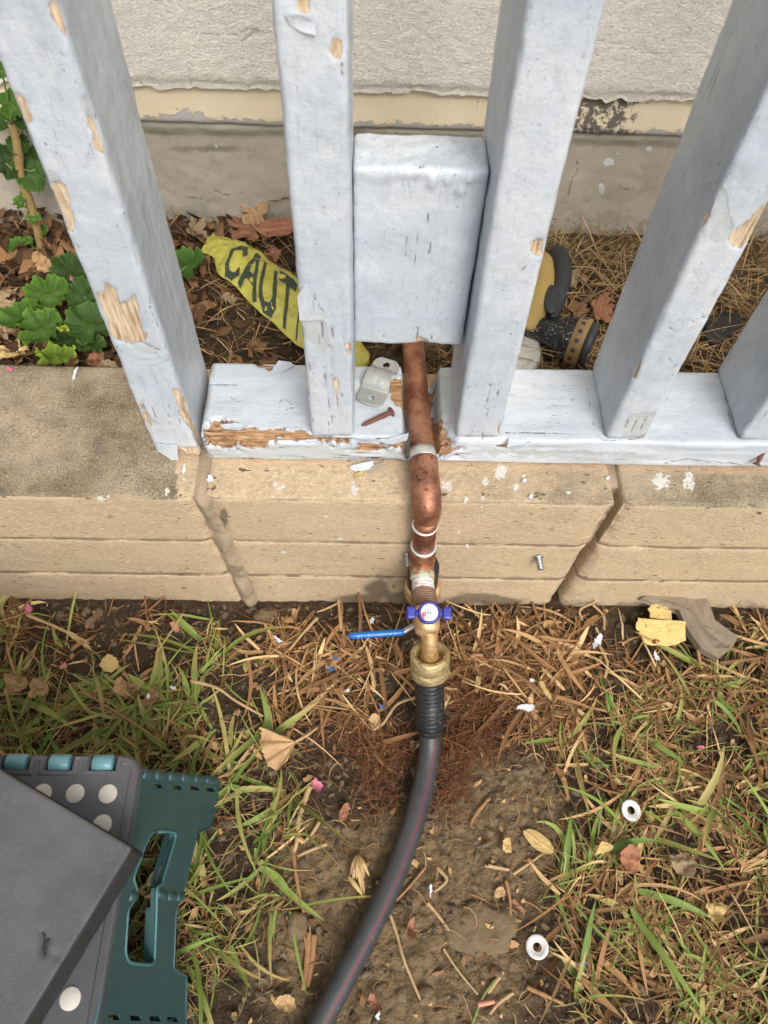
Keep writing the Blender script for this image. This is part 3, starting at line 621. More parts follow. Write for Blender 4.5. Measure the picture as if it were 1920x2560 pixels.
picket(-.2005, -.1590, .4100, .498, ZL + .001, name='end_post', seed=11, rag=rag1,
    polys=[(c1([(280, 15), (345, 0), (375, 90), (405, 220), (380, 215), (330, 150), (300, 90)]), 'f'),
           (c1([(520, 690), (560, 700), (580, 760), (632, 900), (600, 905), (570, 890), (545, 840), (550, 790), (520, 750)]), 'f'),
           (c1([(300, 1090), (350, 1080), (385, 1095), (410, 1180), (440, 1310), (430, 1380), (405, 1360), (370, 1260), (330, 1170)]), 'f'),
           (c1([(100, 560), (135, 590), (190, 720), (175, 745), (140, 690)]), 'f'),
           (c4([(575, 320), (610, 305), (630, 260), (665, 290), (700, 330), (715, 378), (760, 365), (795, 330), (820, 400), (838, 540), (875, 560), (850, 600), (760, 610), (700, 600), (660, 560), (640, 480)]), 'f'),
           (c4([(1020, 880), (1050, 880), (1110, 970), (1130, 1050), (1190, 1200), (1180, 1240), (1140, 1130), (1075, 1050), (1055, 960)]), 'f'),
           (c4([(1070, 890), (1100, 960), (1125, 1040), (1195, 1200), (1200, 1240), (1170, 1200), (1120, 1080)]), 'r'),
           (c4([(1040, 1235), (1180, 1235), (1195, 1280), (1050, 1290)]), 'f'), (c4([(835, 950), (870, 1040), (900, 1130), (885, 1120), (850, 1040)]), 'f')],
    under=[(c1([(470, 590), (510, 565), (530, 570), (580, 660), (625, 850), (570, 830), (545, 760), (520, 700), (478, 640)]), 'f'), (c1([(295, 1010), (350, 1050), (360, 1110), (310, 1110)]), 'f'),
           (c4([(745, 610), (850, 600), (945, 650), (930, 690), (850, 680), (780, 650)]), 'f'), (c4([(1060, 1010), (1110, 1020), (1130, 1100), (1080, 1080)]), 'f'), (c4([(840, 980), (900, 1060), (945, 1090), (905, 1110), (860, 1040)]), 'f')])
picket(-.0515, -.0130, .4095, .498, ZR + .0008, seed=21,
    polys=[(c2([(345, -20), (410, -10), (415, 50), (390, 80), (345, 75), (338, 40)]), 'f'), (c2([(545, 235), (575, 240), (600, 232), (608, 300), (598, 355), (560, 350), (525, 315)]), 'f'), (c5([(615, 615), (660, 610), (660, 670), (640, 680)]), 'f')],
    under=[(c5([(365, 480), (500, 470), (520, 520), (530, 640), (470, 680), (410, 600), (375, 560)]), 'f')],
    flaky=[(c5([(490, 545), (600, 560), (668, 590), (668, 1080), (560, 1060), (505, 800)]), 'f'), (c5([(375, 640), (400, 660), (410, 780), (390, 780)]), 'f')])
picket(.0805, .1215, .4115, .50, ZR + .0008, seed=31, lean=(-.012, 0),
    polys=[(c3([(280, 1430), (350, 1425), (342, 1500), (315, 1525), (268, 1490)]), 'f'), (c5([(1530, 1110), (1565, 1075), (1568, 1140), (1535, 1145)]), 'f')],
    under=[])
picket(.2195, .2570, .4125, .50, ZR + .0008, seed=41, lean=(-.008, 0),
    polys=[(c3([(1470, 1370), (1560, 1310), (1690, 1190), (1720, 1210), (1680, 1290), (1540, 1450), (1500, 1490), (1460, 1460), (1440, 1400)]), 'f'), (c3([(1300, 1200), (1350, 1190), (1335, 1270), (1290, 1340), (1265, 1340)]), 'f'), (c6([(880, 700), (920, 715), (900, 780), (875, 830), (860, 810)]), 'f')],
    under=[(c3([(1405, 1110), (1440, 1140), (1450, 1250), (1475, 1340), (1440, 1420), (1360, 1440), (1320, 1400), (1350, 1250)]), 'f'), (c6([(840, 1040), (920, 1030), (1000, 1020), (930, 1170), (810, 1180), (790, 1120)]), 'f')])
picket(.3440, .3820, .4140, .50, ZR + .0008, seed=51)
for x in (.468, .592, .716, .840, .964, 1.088, 1.212, 1.336): picket(x, x + .038, .414, .50, ZR + .0008, fine=False, seed=61)
# bottom rail, laid flat, rotten along its front edge and notched for the pipe
V, q, N = grid_box(multi((-.1535, .42, .0022), (.42, 1.45, .03)), lin(.4090, .4985, .0024), lin(ZL + .0012, ZR, .0022), .004)
PXC = .0505
ROT = [(c4([(1200, 1115), (1290, 1060), (1350, 1060), (1400, 1090), (1470, 1115), (1659, 1120), (1800, 1130), (1835, 1165), (1800, 1200), (1650, 1185), (1560, 1235), (1330, 1225), (1260, 1240), (1200, 1190)]), 't'),
       (c5([(400, 1165), (560, 1195), (790, 1200), (900, 1200), (1010, 1185), (1010, 1240), (800, 1235), (430, 1190)]), 't'), (c5([(960, 1130), (1010, 1120), (1010, 1230), (960, 1230)]), 't'),
       (c5([(1110, 780), (1150, 780), (1160, 900), (1150, 960), (1200, 1030), (1230, 1110), (1280, 1180), (1250, 1215), (1150, 1240), (1110, 1180)]), 't'), (c5([(840, 830), (980, 820), (990, 1000), (930, 980), (880, 900)]), 't'),
       (c5([(115, 735), (200, 750), (215, 790), (190, 770), (130, 750)]), 't'), (c6([(15, 1205), (115, 1210), (100, 1245), (60, 1240)]), 't'), (c5([(1490, 1205), (1585, 1210), (1570, 1245), (1530, 1235)]), 't')]
UND = [(c4([(1190, 1190), (1400, 1200), (1659, 1215), (1900, 1240), (2000, 1250), (2000, 1330), (1659, 1310), (1250, 1290)]), 't'), (c5([(0, 1210), (600, 1215), (1010, 1240), (1010, 1320), (500, 1310), (0, 1290)]), 't'), (c6([(0, 1230), (400, 1250), (1000, 1290), (900, 1300), (400, 1290), (0, 1270)]), 't'), (c5([(1150, 780), (1260, 800), (1270, 1080), (1235, 1100), (1200, 1030), (1160, 960)]), 't')]
b, u = bare_attrs(V, N, ROT, UND, jit=9)
st_ = fbm(V*[.05, 1, 1], 330, 3, 5) + .4*fbm(V*[.5, 1, 1], 45, 3, 8); fz = (N[:, 1] < -.3)*np.clip(1.2 - np.maximum(toPx(V)[:, 0] - 1000, 0)/300, 0, 1); b = np.maximum(b, np.where(fz > .3, .5 + (st_ - .20)*2.4 - (1 - np.minimum(fz, 1)), -.5))
V += N*(.0010*fbm(V*[.12, 1, 1], 60, 3, 3) + .0006*fbm(V, 70, 3, 5) + .0011*fbm(V*[.1, 1, 1], 240, 2, 8)*(N[:, 1] < -.3))[:, None]
dep = np.clip((b - .42)*6, 0, 1)
V -= N*(dep*(1 + 1.6*np.exp(-((V[:, 0] + .145)/.03)**2))*(.0016 + .0120*np.clip(fbm(V*[.22, 1, 1.2], 75, 4, 15) + .12, 0, .5)))[:, None]
notch = np.clip(1 - np.maximum(np.abs(V[:, 0] - PXC) - .013, 0)/.006, 0, 1); flo = .236 - .1*(V[:, 1] - .41)*0
V[:, 2] = np.where(notch > 0, V[:, 2] - notch*np.maximum(V[:, 2] - (ZL + .003), 0)*.9, V[:, 2])
sm2 = np.clip(1 - np.abs(V[:, 0] - .0715)/.012, 0, 1)*(V[:, 2] > .24)*np.clip(1 - (V[:, 1] - .41)/.09, 0, 1); V[:, 2] -= sm2*(.008 + .012*np.clip(fbm(V, 90, 3, 6) + .2, 0, 1))
gr = np.clip(1 - np.abs(V[:, 0] + .154)/.01, 0, 1) + .4*np.exp(-((V[:, 0] - .06)/.03)**2) + np.clip(1 - (V[:, 2] - ZL)/.006, 0, 1)*.8
mk('bottom_rail', V, q, PAINT_H, fence, attrs={'bare': b, 'under': u, 'rot': np.ones(len(V)), 'grime': np.clip(gr, 0, 1), 'check': check_attr(V, N)})
V, q = box(-.2005, 1.45, .408, .50, 1.0012, 1.039, .004); mk('top_rail', V, q, PAINT_H, fence)
# short timber block that covers the pipe between two pickets
V, q, N = grid_box(lin(-.0125, .0775, .002), lin(.442, .4815, .0024), lin(.3525, .5130, .0022), .0028)
BLK = [(c5([(1045, 580), (1075, 570), (1110, 600), (1160, 625), (1150, 640), (1045, 635)]), 'f'), (c5([(950, 612), (1040, 610), (1040, 640), (950, 630)]), 'f'), (c2([(1480, 1030), (1500, 1050), (1495, 1140), (1480, 1140)]), 'f')]
b, u = bare_attrs(V, N, BLK, [])
V += N*(.0009*fbm(V, 45, 4, 33) + .0004*fbm(V, 200, 3, 6))[:, None]
topm = N[:, 2] > .6; V[:, 2] += topm*(.0026*np.abs(fbm(V, 80, 4, 19)))
lip = .3*np.exp(-((V[:, 2] - .508 + .004*np.clip(fbm(V*[1, 0, 0], 70, 3, 23)*2, -1, 1))/.0035)**2)*(N[:, 1] < -.2); V[:, 1] -= lip*.0026
for x_, z_, r_ in ((.060, .4975, .0028), (.040, .503, .003), (.0645, .506, .0025), (.0505, .504, .002)):        # paint drips
    V[:, 1] -= (N[:, 1] < -.3)*.0024*np.exp(-((V[:, 0] - x_)/r_)**2 - (np.maximum(z_ - V[:, 2], 0)/r_)**2 - (np.maximum(V[:, 2] - z_, 0)/.007)**2)
V -= N*(np.clip((b - .44)*9, 0, 1)*.002)[:, None]
bot = V[:, 2] < .358; V[:, 2] += bot*np.clip(fbm(V*[1, 1, 0], 90, 3, 2)*.004, -.0005, .004)
mk('cover_block', V, q, PAINT, fence, attrs={'bare': b, 'under': u, 'rot': 0*b, 'grime': np.clip(1 - (V[:, 2] - .3525)/.006, 0, 1)*.6, 'check': check_attr(V, N)})
# lifted paint curls (sub-millimetre sheets standing off the timber)
def flake_geo(pts, thick=.0006, curl=.0, lift=0., seed=0, nsub=3, normal=None):
    """outline of 3-D points -> thin curled chip"""
    P = np.array(pts, float); c = P.mean(0); n = len(P)
    if normal is None:
        normal = np.cross(P[1] - P[0], P[2] - P[1]); normal = normal/np.linalg.norm(normal)
        if normal[2] < 0: normal = -normal
    normal = np.array(normal, float); rings = []
    rr = np.random.RandomState(seed); R = np.linalg.norm(P - c, axis=1).max(); ax = rr.randn(3); ax -= normal*(ax @ normal); ax /= np.linalg.norm(ax)
    for k in range(nsub + 1):
        t = 1 - k/(nsub + .0) if k < nsub else 0
        ring = c + (P - c)*t
        hgt = curl*(((ring - c) @ ax)/R)**2 + curl*.25*vn(ring, 2.2/R, seed)
        rings.append(ring + normal*(hgt + lift)[:, None] if np.ndim(hgt) else ring)
    top = np.concatenate(rings); bot = top - normal*thick; m = n*(nsub + 1)
    V = np.concatenate([top, bot]); F = []
    sgn = 1
    for k in range(nsub):
        for j in range(n):
            a, b_, c_, d_ = k*n + j, k*n + (j + 1) % n, (k + 1)*n + (j + 1) % n, (k + 1)*n + j
            F.append((a, b_, c_, d_)); F.append((m + d_, m + c_, m + b_, m + a))
    for j in range(n): F.append((j, m + j, m + (j + 1) % n, (j + 1) % n))
    return V, F
def on_front(pts, y): return [FY(a, b, y) for a, b in pts]
for pts, y, cu, sd_ in ((c5([(340, 330), (390, 250), (425, 280), (440, 350), (470, 400), (510, 440), (495, 470), (400, 475), (355, 470)]), .4085, .0030, 3),
                        (c2([(270, 80), (345, 78), (400, 90), (445, 130), (450, 200), (380, 190), (300, 150)]), .4088, .0035, 4),
                        (c4([(755, 700), (830, 720), (950, 690), (1000, 680), (990, 720), (900, 735), (790, 730)]), .4090, .0018, 5),
                        (c4([(990, 1215), (1050, 1210), (1060, 1320), (1030, 1315), (1000, 1290), (940, 1250), (930, 1200)]), .4085, .0015, 6)):
    V, F = flake_geo(on_front(pts, y), .0006, cu, .0003, sd_, 3, (0, -1, 0)); mk('paint_curl', V, F, PAINT, fence, smooth=False)
for pts, cu, sd_ in ((c5([(870, 1180), (1000, 1150), (990, 1190), (900, 1212), (860, 1205), (800, 1190)]), .002, 11), (c4([(1300, 1100), (1400, 1085), (1470, 1105), (1420, 1130), (1330, 1120)]), .0025, 12), (c5([(200, 760), (230, 720), (300, 725), (320, 745), (250, 790), (195, 785)]), .003, 13), (c6([(120, 1180), (250, 1195), (230, 1225), (110, 1240)]), .002, 14)):
    V, F = flake_geo([G(a, b, ZR + .0008) for a, b in pts], .0006, cu, .0004, sd_, 3, (0, 0, 1)); mk('paint_curl', V, F, PAINT, fence, smooth=False)

# ------------------------------------------------------------------ copper supply pipe with its two valves
from mathutils.geometry import tessellate_polygon
pipe = empty('water_pipe', (.057, .35, 0), 'copper water pipe with blue valve handles coming over the fence rail and down the wall', 'water pipe')
PP = spline([(.041, .60, .12), (.042, .592, .20), (.0425, .575, .243), (.043, .548, .2605), (.0445, .52, .2595), (.048, .46, .2545), (.0515, .402, .2495)], 50)
V, F = tube(PP, .0111, 28); mk('copper_tube', V, np.array([f for f in F if len(f) == 4]), COPPER, pipe, attrs={'patina': np.where(V[:, 1] < .41, .15, 0.)})
V, F = tube([(.0512, .408, .2502), (.0514, .404, .2498), (.0517, .399, .2492), (.0519, .396, .2489)], [.0113, .0122, .0124, .0120], 28); mk('solder_band', V, F, SOLDER, pipe)
EB = spline([(.0519, .398, .2490), (.0524, .388, .2482), (.0530, .378, .2478), (.0536, .3650, .2465), (.0542, .3555, .2425), (.0546, .3510, .2365), (.0548, .3500, .2315), (.0549, .350, .2285)], 36)
er = np.full(36, .0131); er[0] = .0118; er[-1] = .0119; er[12:26] += .0003
V, F = tube(EB, er, 30); mk('elbow', V, F, COPPER, pipe)
def ringz(x, y, z, r, h, mat, name, n=32):
    V, F = lathe((x, y, z), (0, 0, 1), [(-h, r - .0006), (-h*.6, r + .0004), (0, r + .0007), (h*.6, r + .0004), (h, r - .0006)], n); return mk(name, V, F, mat, pipe)
ringz(.0550, .350, .2105, .0121, .0011, SOLDER, 'solder_ring')
V, F = tube([(.0549, .35, .231), (.0560, .35, .186), (.0568, .35, .166)], .0112, 28); mk('copper_tube', V, F, COPPER, pipe, attrs={'patina': np.zeros(len(V))})
ringz(.0567, .350, .1690, .0125, .0011, SOLDER, 'solder_ring')
# tee: upright socket and branch pointing at the viewer
V, F = lathe((.0570, .350, .168), (.01, 0, -1), [(0, .0122), (.004, .0128), (.018, .0128), (.030, .0133), (.048, .0133), (.050, .012)], 30)
mk('tee', V, F, COPPER, pipe, attrs={'patina': .2 + .5*np.clip((.155 - V[:, 2])/.02, 0, 1)})
V, F = lathe((.0572, .352, .134), (.02, -1, .02), [(0, .0118), (.006, .0124), (.021, .0126), (.024, .0118)], 30)
mk('copper_adapter', V, F, COPPER, pipe, attrs={'patina': .62*np.clip((.34 - V[:, 1])/.006, 0, 1)*np.clip((V[:, 2] - .13)/.006, 0, 1) + .1})
prof = [(0, .0102)]
for k in range(7): prof += [(.0008 + k*.0017, .0110 + .0006*(k % 2)), (.0018 + k*.0017, .0106)]
V, F = lathe((.0577, .329, .1345), (.03, -1, .02), prof, 30); V += .0004*np.stack([fbm(V, 300, 2, k) for k in (1, 2, 3)], 1); mk('thread_tape', V, F, TAPEW, pipe)
prof = [(0, .0110)]
for k in range(7): prof += [(.0006 + k*.0026, .0126), (.0016 + k*.0026, .0129), (.0021 + k*.0026, .0121), (.0024 + k*.0026, .0121)]
V, F = lathe((.0581, .3165, .1347), (.05, -1, .02), prof, 30); mk('threaded_nipple', V, F, BROWNT, pipe)
vb = lathe((.0592, .2985, .1350), (.06, -1, 0), [(0, .0118), (.003, .0128), (.010, .0132), (.020, .0128), (.026, .0110), (.028, .006)], 28); valve = mk('valve_body', *vb, BRASS, pipe)
# blue tee handle: its face is turned up towards the viewer
HS = .86; hc = np.array([.0610, .2860, .1500]); hax = np.array([.02, -.30, .95]); hax /= np.linalg.norm(hax)
hx = np.array([1., .0, -.021]); hx -= hax*(hx @ hax); hx /= np.linalg.norm(hx); hy = np.cross(hax, hx)
V, F = lathe(hc - hax*.008, hax, [(0, .0100*HS), (.002, .0122*HS), (.012, .0128*HS), (.0168, .0126*HS), (.0180, .0116*HS), (.0182, .0100*HS), (.0172, .0096*HS), (.0170, .0)], 36)
hd = mk('valve_handle', V, F, BLUEV, pipe)
for s in (-1, 1):
    hg = Geo()
    def hp(a, b, c): return hc + hx*(s*a) + hy*b + hax*c
    for (a0, a1, b, c0, c1) in ((.0105, .0155, .0032, .000, .007), (.0150, .0250, .0064, -.003, .0085)):
        a0, a1, b = a0*HS, a1*HS, b*HS; Vb, Fb = grid_box(lin(a0, a1, .0012), lin(-b, b, .0012), lin(c0, c1, .0012), .0018)[:2]
        taper = 1 + .18*(Vb[:, 0] - a0)/(a1 - a0)
        hg.add(hc + hx*(s*Vb[:, :1]) + hy*(Vb[:, 1:2]*taper[:, None]) + hax*Vb[:, 2:3], Fb if s > 0 else [tuple(f[::-1]) for f in Fb])
    hg.build('handle_wing', BLUEV, hd)
V, F = lathe(hc + hax*.0088, hax, [(0, .0082), (.0006, .0082), (.0007, .0079)], 32); mk('label_disc', V, F, DISC, hd)
V, F = lathe(hc + hax*.0092, hax, [(0, .0026), (.0012, .0025), (.0016, .0018), (.0011, .0010), (.0009, .0)], 18); mk('screw', V, F, ZINC, hd)
# lettering on the disc: RB in red and small red ticks
STK = {'R': [((0, 0), (0, 1)), ((0, 1), (.6, 1)), ((.6, 1), (.6, .5)), ((.6, .5), (0, .5)), ((.25, .5), (.65, 0))], 'B': [((0, 0), (0, 1)), ((0, 1), (.6, .95)), ((.6, .95), (.55, .52)), ((.55, .52), (0, .52)), ((.55, .52), (.65, .05)), ((.65, .05), (0, 0))],
       'C': [((.95, .78), (.72, 1)), ((.72, 1), (.28, 1)), ((.28, 1), (.04, .76)), ((.04, .76), (.04, .24)), ((.04, .24), (.28, 0)), ((.28, 0), (.72, 0)), ((.72, 0), (.95, .22))],
       'A': [((.02, 0), (.36, 1)), ((.36, 1), (.64, 1)), ((.64, 1), (.98, 0)), ((.2, .36), (.8, .36))], 'U': [((.06, 1), (.06, .2)), ((.06, .2), (.3, 0)), ((.3, 0), (.7, 0)), ((.7, 0), (.94, .2)), ((.94, .2), (.94, 1))],
       'T': [((0, 1), (1, 1)), ((.5, 1), (.5, 0))], 'I': [((.5, 1), (.5, 0))], 'O': [((.3, 1), (.7, 1)), ((.7, 1), (.96, .74)), ((.96, .74), (.96, .26)), ((.96, .26), (.7, 0)), ((.7, 0), (.3, 0)), ((.3, 0), (.04, .26)), ((.04, .26), (.04, .74)), ((.04, .74), (.3, 1))],
       'N': [((.05, 0), (.05, 1)), ((.05, 1), (.95, 0)), ((.95, 0), (.95, 1))]}
def strokes(ch, w, fmap, n=1):
    V = []; F = []
    for (a, b) in STK[ch]:
        a, b = np.array(a), np.array(b); d = b - a; L = np.linalg.norm(d); d = d/L; p = np.array([-d[1], d[0]])*w/2; a2, b2 = a - d*w*.35, b + d*w*.35
        for k in range(n):
            q0, q1 = a2 + (b2 - a2)*k/n, a2 + (b2 - a2)*(k + 1)/n; i = len(V)
            V += [fmap(*(q0 - p)), fmap(*(q1 - p)), fmap(*(q1 + p)), fmap(*(q0 + p))]; F.append((i, i + 1, i + 2, i + 3))
    return np.array(V), F
tg = Geo(); ctr = hc + hax*.00965
for i, ch in enumerate('RB'):
    ux, uy = (.25*hx - .97*hy), (.97*hx + .25*hy)      # text runs along the rim, turned on its side
    ux, uy = -ux, -uy*-1
    base = ctr - hx*.0058 - hy*.0048
    tg.add(*strokes(ch, .27, lambda a, b, i=i: base + (hy*.97 + hx*.2)*((a + i*.85)*.0034) + (-hx*.97 + hy*.2)*(b*.0034 - .0016)))
for a_ in (1.15, 1.35, 1.9, 2.1, 5.4, 5.7, 5.95):
    p_ = ctr + hx*(.0064*math.cos(a_)) + hy*(.0064*math.sin(a_)); t_ = -hx*math.sin(a_) + hy*math.cos(a_); n_ = hx*math.cos(a_) + hy*math.sin(a_)
    tg.add([p_ - t_*.0005 - n_*.0003, p_ + t_*.0005 - n_*.0003, p_ + t_*.0005 + n_*.0003, p_ - t_*.0005 + n_*.0003], [(0, 1, 2, 3)])
tg.build('red_lettering', RED, hd, smooth=False)
V, F = tube(spline([(.0610, .288, .134), (.0622, .278, .131), (.0640, .2695, .119), (.0652, .2655, .106), (.0660, .2620, .094), (.0664, .2590, .088)], 24), np.interp(np.linspace(0, 1, 24), [0, .25, .7, .8, 1], [.0110, .0086, .0082, .0100, .0132]), 28); mk('spout', V, F, BRASS, pipe)
nax = np.array([.05, -.40, -.91]); nax /= np.linalg.norm(nax); nc = np.array([.0660, .2655, .0975])
prof = [(.012, .0), (.010, .0125), (.0015, .0136), (0, .0144), (-.0004, .0188), (.0010, .0200), (.0090, .0204), (.0150, .0204), (.0162, .0194), (.0172, .0193), (.0184, .0201), (.0265, .0199), (.0300, .0188), (.034, .0165), (.036, .012)]
V, F = lathe(nc, nax, prof, 44); V += .0005*np.stack([fbm(V, 160, 3, k) for k in (1, 2, 3)], 1); mk('union_nut', V, F, BRASSD, pipe)
# lower branch: taped pipe, brass collar and lever valve
V, F = lathe((.0598, .3500, .128), (.04, 0, -1), [(0, .0118)] + [p for k in range(6) for p in ((.002 + k*.008, .0160 + .0008*(k % 2)), (.006 + k*.008, .0166)) ] + [(.052, .012)], 26); V += .0007*np.stack([fbm(V, 130, 3, k) for k in (1, 2, 3)], 1); mk('taped_pipe', V, F, POLYR, pipe)
V, F = lathe((.0622, .3480, .086), (.04, 0, -1), [(0, .017), (.002, .0196), (.008, .0202), (.010, .0188), (.013, .0190), (.015, .0202), (.022, .0202), (.025, .0170), (.040, .0125), (.085, .0120)], 32); mk('brass_collar', V, F, BRASS, pipe)
V, F = tube(spline([(.0582, .345, .062), (.0584, .325, .072), (.0580, .309, .085)], 10), .0075, 18); mk('valve_stem', V, F, BRASS, pipe)
L0, L1, L2, L3 = np.array([.0580, .305, .089]), G(1040, 1560, .088), G(1008, 1580, .087), G(870, 1590, .085)
V, F = tube(spline([L0, L1, L2, L2 + (L3 - L2)*.1], 16), .0032, 14); lev = mk('lever', V, F, ZINC, pipe)
d = L3 - L2; lp = [L2 + d*t for t in np.linspace(-.02, 1, 20)]; V, F = tube(lp, np.interp(np.linspace(0, 1, 20), [0, .04, .9, .97, 1], [.0032, .0037, .0037, .0031, .0015]), 20); gr_ = mk('lever_grip', V, F, BLUEL, lev)
mg = Geo(); dn = d/np.linalg.norm(d); sdv = np.cross(dn, [0, 0, 1]); 
if sdv[1] > 0: sdv = -sdv
rr = np.random.RandomState(4); t_ = .12
while t_ < .82:                               # worn, unreadable moulded marks on the grip
    w = rr.uniform(.02, .06); nrm = (sdv*.62 + np.array([0, 0, .78])); p0 = L2 + d*t_ + nrm*.00375; p1 = L2 + d*(t_ + w) + nrm*.00375; up_ = np.cross(dn, nrm)*rr.uniform(.0004, .0008)
    mg.add([p0 - up_, p1 - up_, p1 + up_, p0 + up_], [(0, 1, 2, 3)]); t_ += w + rr.uniform(.01, .04)
mg.build('grip_mark', WHITEM, gr_, smooth=False)

# black poly pipe with a maroon stripe, curving over the lawn
HP = spline([(.0668, .2445, .0735), (.0680, .2330, .0590), (.0692, .2180, .0430), (.0698, .2030, .0300), (.0690, .186, .0205), (.0640, .160, .0160), (.0560, .132, .0150), (.0465, .105, .0145), (.0300, .066, .0140), (.0090, .026, .0140), (-.0130, -.012, .0140), (-.0360, -.05, .0140), (-.07, -.11, .0140), (-.13, -.20, .0140), (-.22, -.33, .014)], 150)
poly = empty('poly_pipe', tuple(HP[40]), 'black plastic hose pipe with thin maroon stripe curving across bare soil', 'hose')
nr = 34; rad = np.full(150, .0121); rb = np.array([i for i in range(nr)])
V, F = tube(HP[nr - 4:], .0113, 28); mk('hose', V, F, POLY, poly)
RP = spline(HP[:nr], 150); ph = np.linspace(0, 11.5*2*np.pi, 150)
rrib = .0142 + .0007*np.sign(np.sin(ph)) + .0005*np.sin(ph*2.1); rrib[-14:] = np.linspace(.0142, .0118, 14); rrib[:6] = .0138
V, F = tube(RP, rrib, 28); mk('ribbed_tail', V, F, POLYR, poly)
T_, N_, B_ = frames(HP); sv_ = []
for i in range(nr + 1, 150):
    t = T_[i]; side = np.cross(t, [0, 0, 1.]); side /= np.linalg.norm(side); upn = np.cross(side, t)
    th = math.radians(112); c_ = HP[i]; a_ = (-side*-math.cos(th) + upn*math.sin(th))
    for dth in (-.10, .10):
        e_ = side*math.cos(th + dth) + upn*math.sin(th + dth); sv_.append(c_ + e_*.01142)
n_ = len(sv_)//2; mk('stripe', np.array(sv_), [(2*i, 2*i + 1, 2*i + 3, 2*i + 2) for i in range(n_ - 1)], STRIPE, poly)

# ------------------------------------------------------------------ small hardware
def bolt(px, py, tx, ty, label):
    a = FY(px, py, YW - .001); b = FY(tx, ty, YW - .017); b[2] = a[2] - .003
    d = b - a; L = np.linalg.norm(d); prof = [(0, .0036), (.002, .0052), (.0035, .0050), (.0036, .0030)]
    k = .0040
    while k < L - .001: prof += [(k, .0031), (k + .0005, .0037), (k + .0010, .0031)]; k += .0016
    prof += [(L, .0026)]
    V, F = lathe(a - d/L*.002, d, prof, 20); o = mk('anchor_bolt', V, F, ZINC, origin=a); tag(o, label, 'bolt', 'anchor bolts sticking out of the wall')
bolt(1018, 1386, 1022, 1420, 'zinc threaded bolt poking out of the wall directly left of the copper pipe')
bolt(1346, 1392, 1354, 1428, 'zinc threaded bolt sticking out of bare block face, right of the pipe')
def nail(a, b, r, label, seed=0):
    a, b = np.array(a), np.array(b); d = (b - a)/np.linalg.norm(b - a); L = np.linalg.norm(b - a)
    V, F = lathe(a, d, [(0, r*1.9), (.0012, r*2.1), (.0018, r*1.9), (.0022, r), (L*.3, r*1.05), (L*.6, r), (L*.88, r*.9), (L, r*.15)], 14)
    V += .0005*np.stack([fbm(V, 240, 3, seed + k) for k in (1, 2, 3)], 1); o = mk('rusty_nail', V, F, RUST, origin=a); tag(o, label, 'nail')
nail(G(981, 1029, ZR + .003), G(904, 1064, ZR + .0025), .0024, 'thick rusty nail lying on the rail below the galvanised clamp')
nail(FY(1891, 1163, .402), G(1940, 1072, .268), .0019, 'thin rusty nail leaning against the rail front at far right', 5)

# galvanised two-hole pipe strap lying on the rail
def solid_sheet(P, nu, nv, keep, thick):
    """P (nu*nv x 3) grid, keep (nu-1 x nv-1) mask -> closed sheet"""
    I = np.arange(nu*nv).reshape(nu, nv); du = np.gradient(P.reshape(nu, nv, 3), axis=0); dv = np.gradient(P.reshape(nu, nv, 3), axis=1)
    N = np.cross(du, dv); N /= np.maximum(np.linalg.norm(N, axis=2, keepdims=True), 1e-12); B = P - N.reshape(-1, 3)*thick; m = nu*nv; F = []; ed = {}
    for i in range(nu - 1):
        for j in range(nv - 1):
            if keep[i, j]:
                f = (I[i, j], I[i + 1, j], I[i + 1, j + 1], I[i, j + 1]); F.append(f); F.append(tuple(x + m for x in f[::-1]))
                for a, b in zip(f, f[1:] + f[:1]): ed[(a, b)] = 1
    for (a, b) in ed:
        if (b, a) not in ed: F.append((b, a, a + m, b + m))
    return np.concatenate([P, B]), F
A, B = G(918, 1016, ZR + .0015), G(972, 905, ZR + .0015); ax = B - A; L = np.linalg.norm(ax); ax /= L; bx = np.array([ax[1], -ax[0], 0]); nu, nv = 90, 46; W_ = .027
u = np.linspace(0, 1, nu); v = np.linspace(-.5, .5, nv); U, Vv = np.meshgrid(u, v, indexing='ij'); U, Vv = U.ravel(), Vv.ravel()
hump = np.clip(np.minimum(U - .36, .76 - U)/.06, 0, 1)*.0 + .0105*np.clip(np.sin(np.clip((U - .34)/.44, 0, 1)*np.pi), 0, 1)**.6
wid = W_*(1 - .10*np.cos(U*2*np.pi)*0 - .14*np.exp(-((U - .62)/.16)**2))
endr = np.minimum(U, 1 - U)/.14; wid = wid*np.where(endr < 1, np.sqrt(np.clip(1 - (1 - endr)**2*.75, .05, 1)), 1)
P = A + ax*(U*L)[:, None] + bx*(Vv*wid)[:, None] + np.array([0, 0, 1.])*(hump + .0012 + .003*(U - .5)**2*4 + .0006*fbm(np.stack([U*L, Vv*W_, 0*U], 1), 90, 3, 4))[:, None]
uc = (u[:-1] + u[1:])/2; vc = (v[:-1] + v[1:])/2; UC, VC = np.meshgrid(uc, vc, indexing='ij')
keep = np.ones((nu - 1, nv - 1), bool)
for cu in (.15, .88): keep &= ((UC - cu)*L)**2 + (VC*W_)**2 > .0036**2
V, F = solid_sheet(P, nu, nv, keep, -.0016); o = mk('pipe_strap', V, F, ZINCD, origin=A); tag(o, 'dull galvanised pipe strap with two holes lying on the fence rail', 'pipe strap')

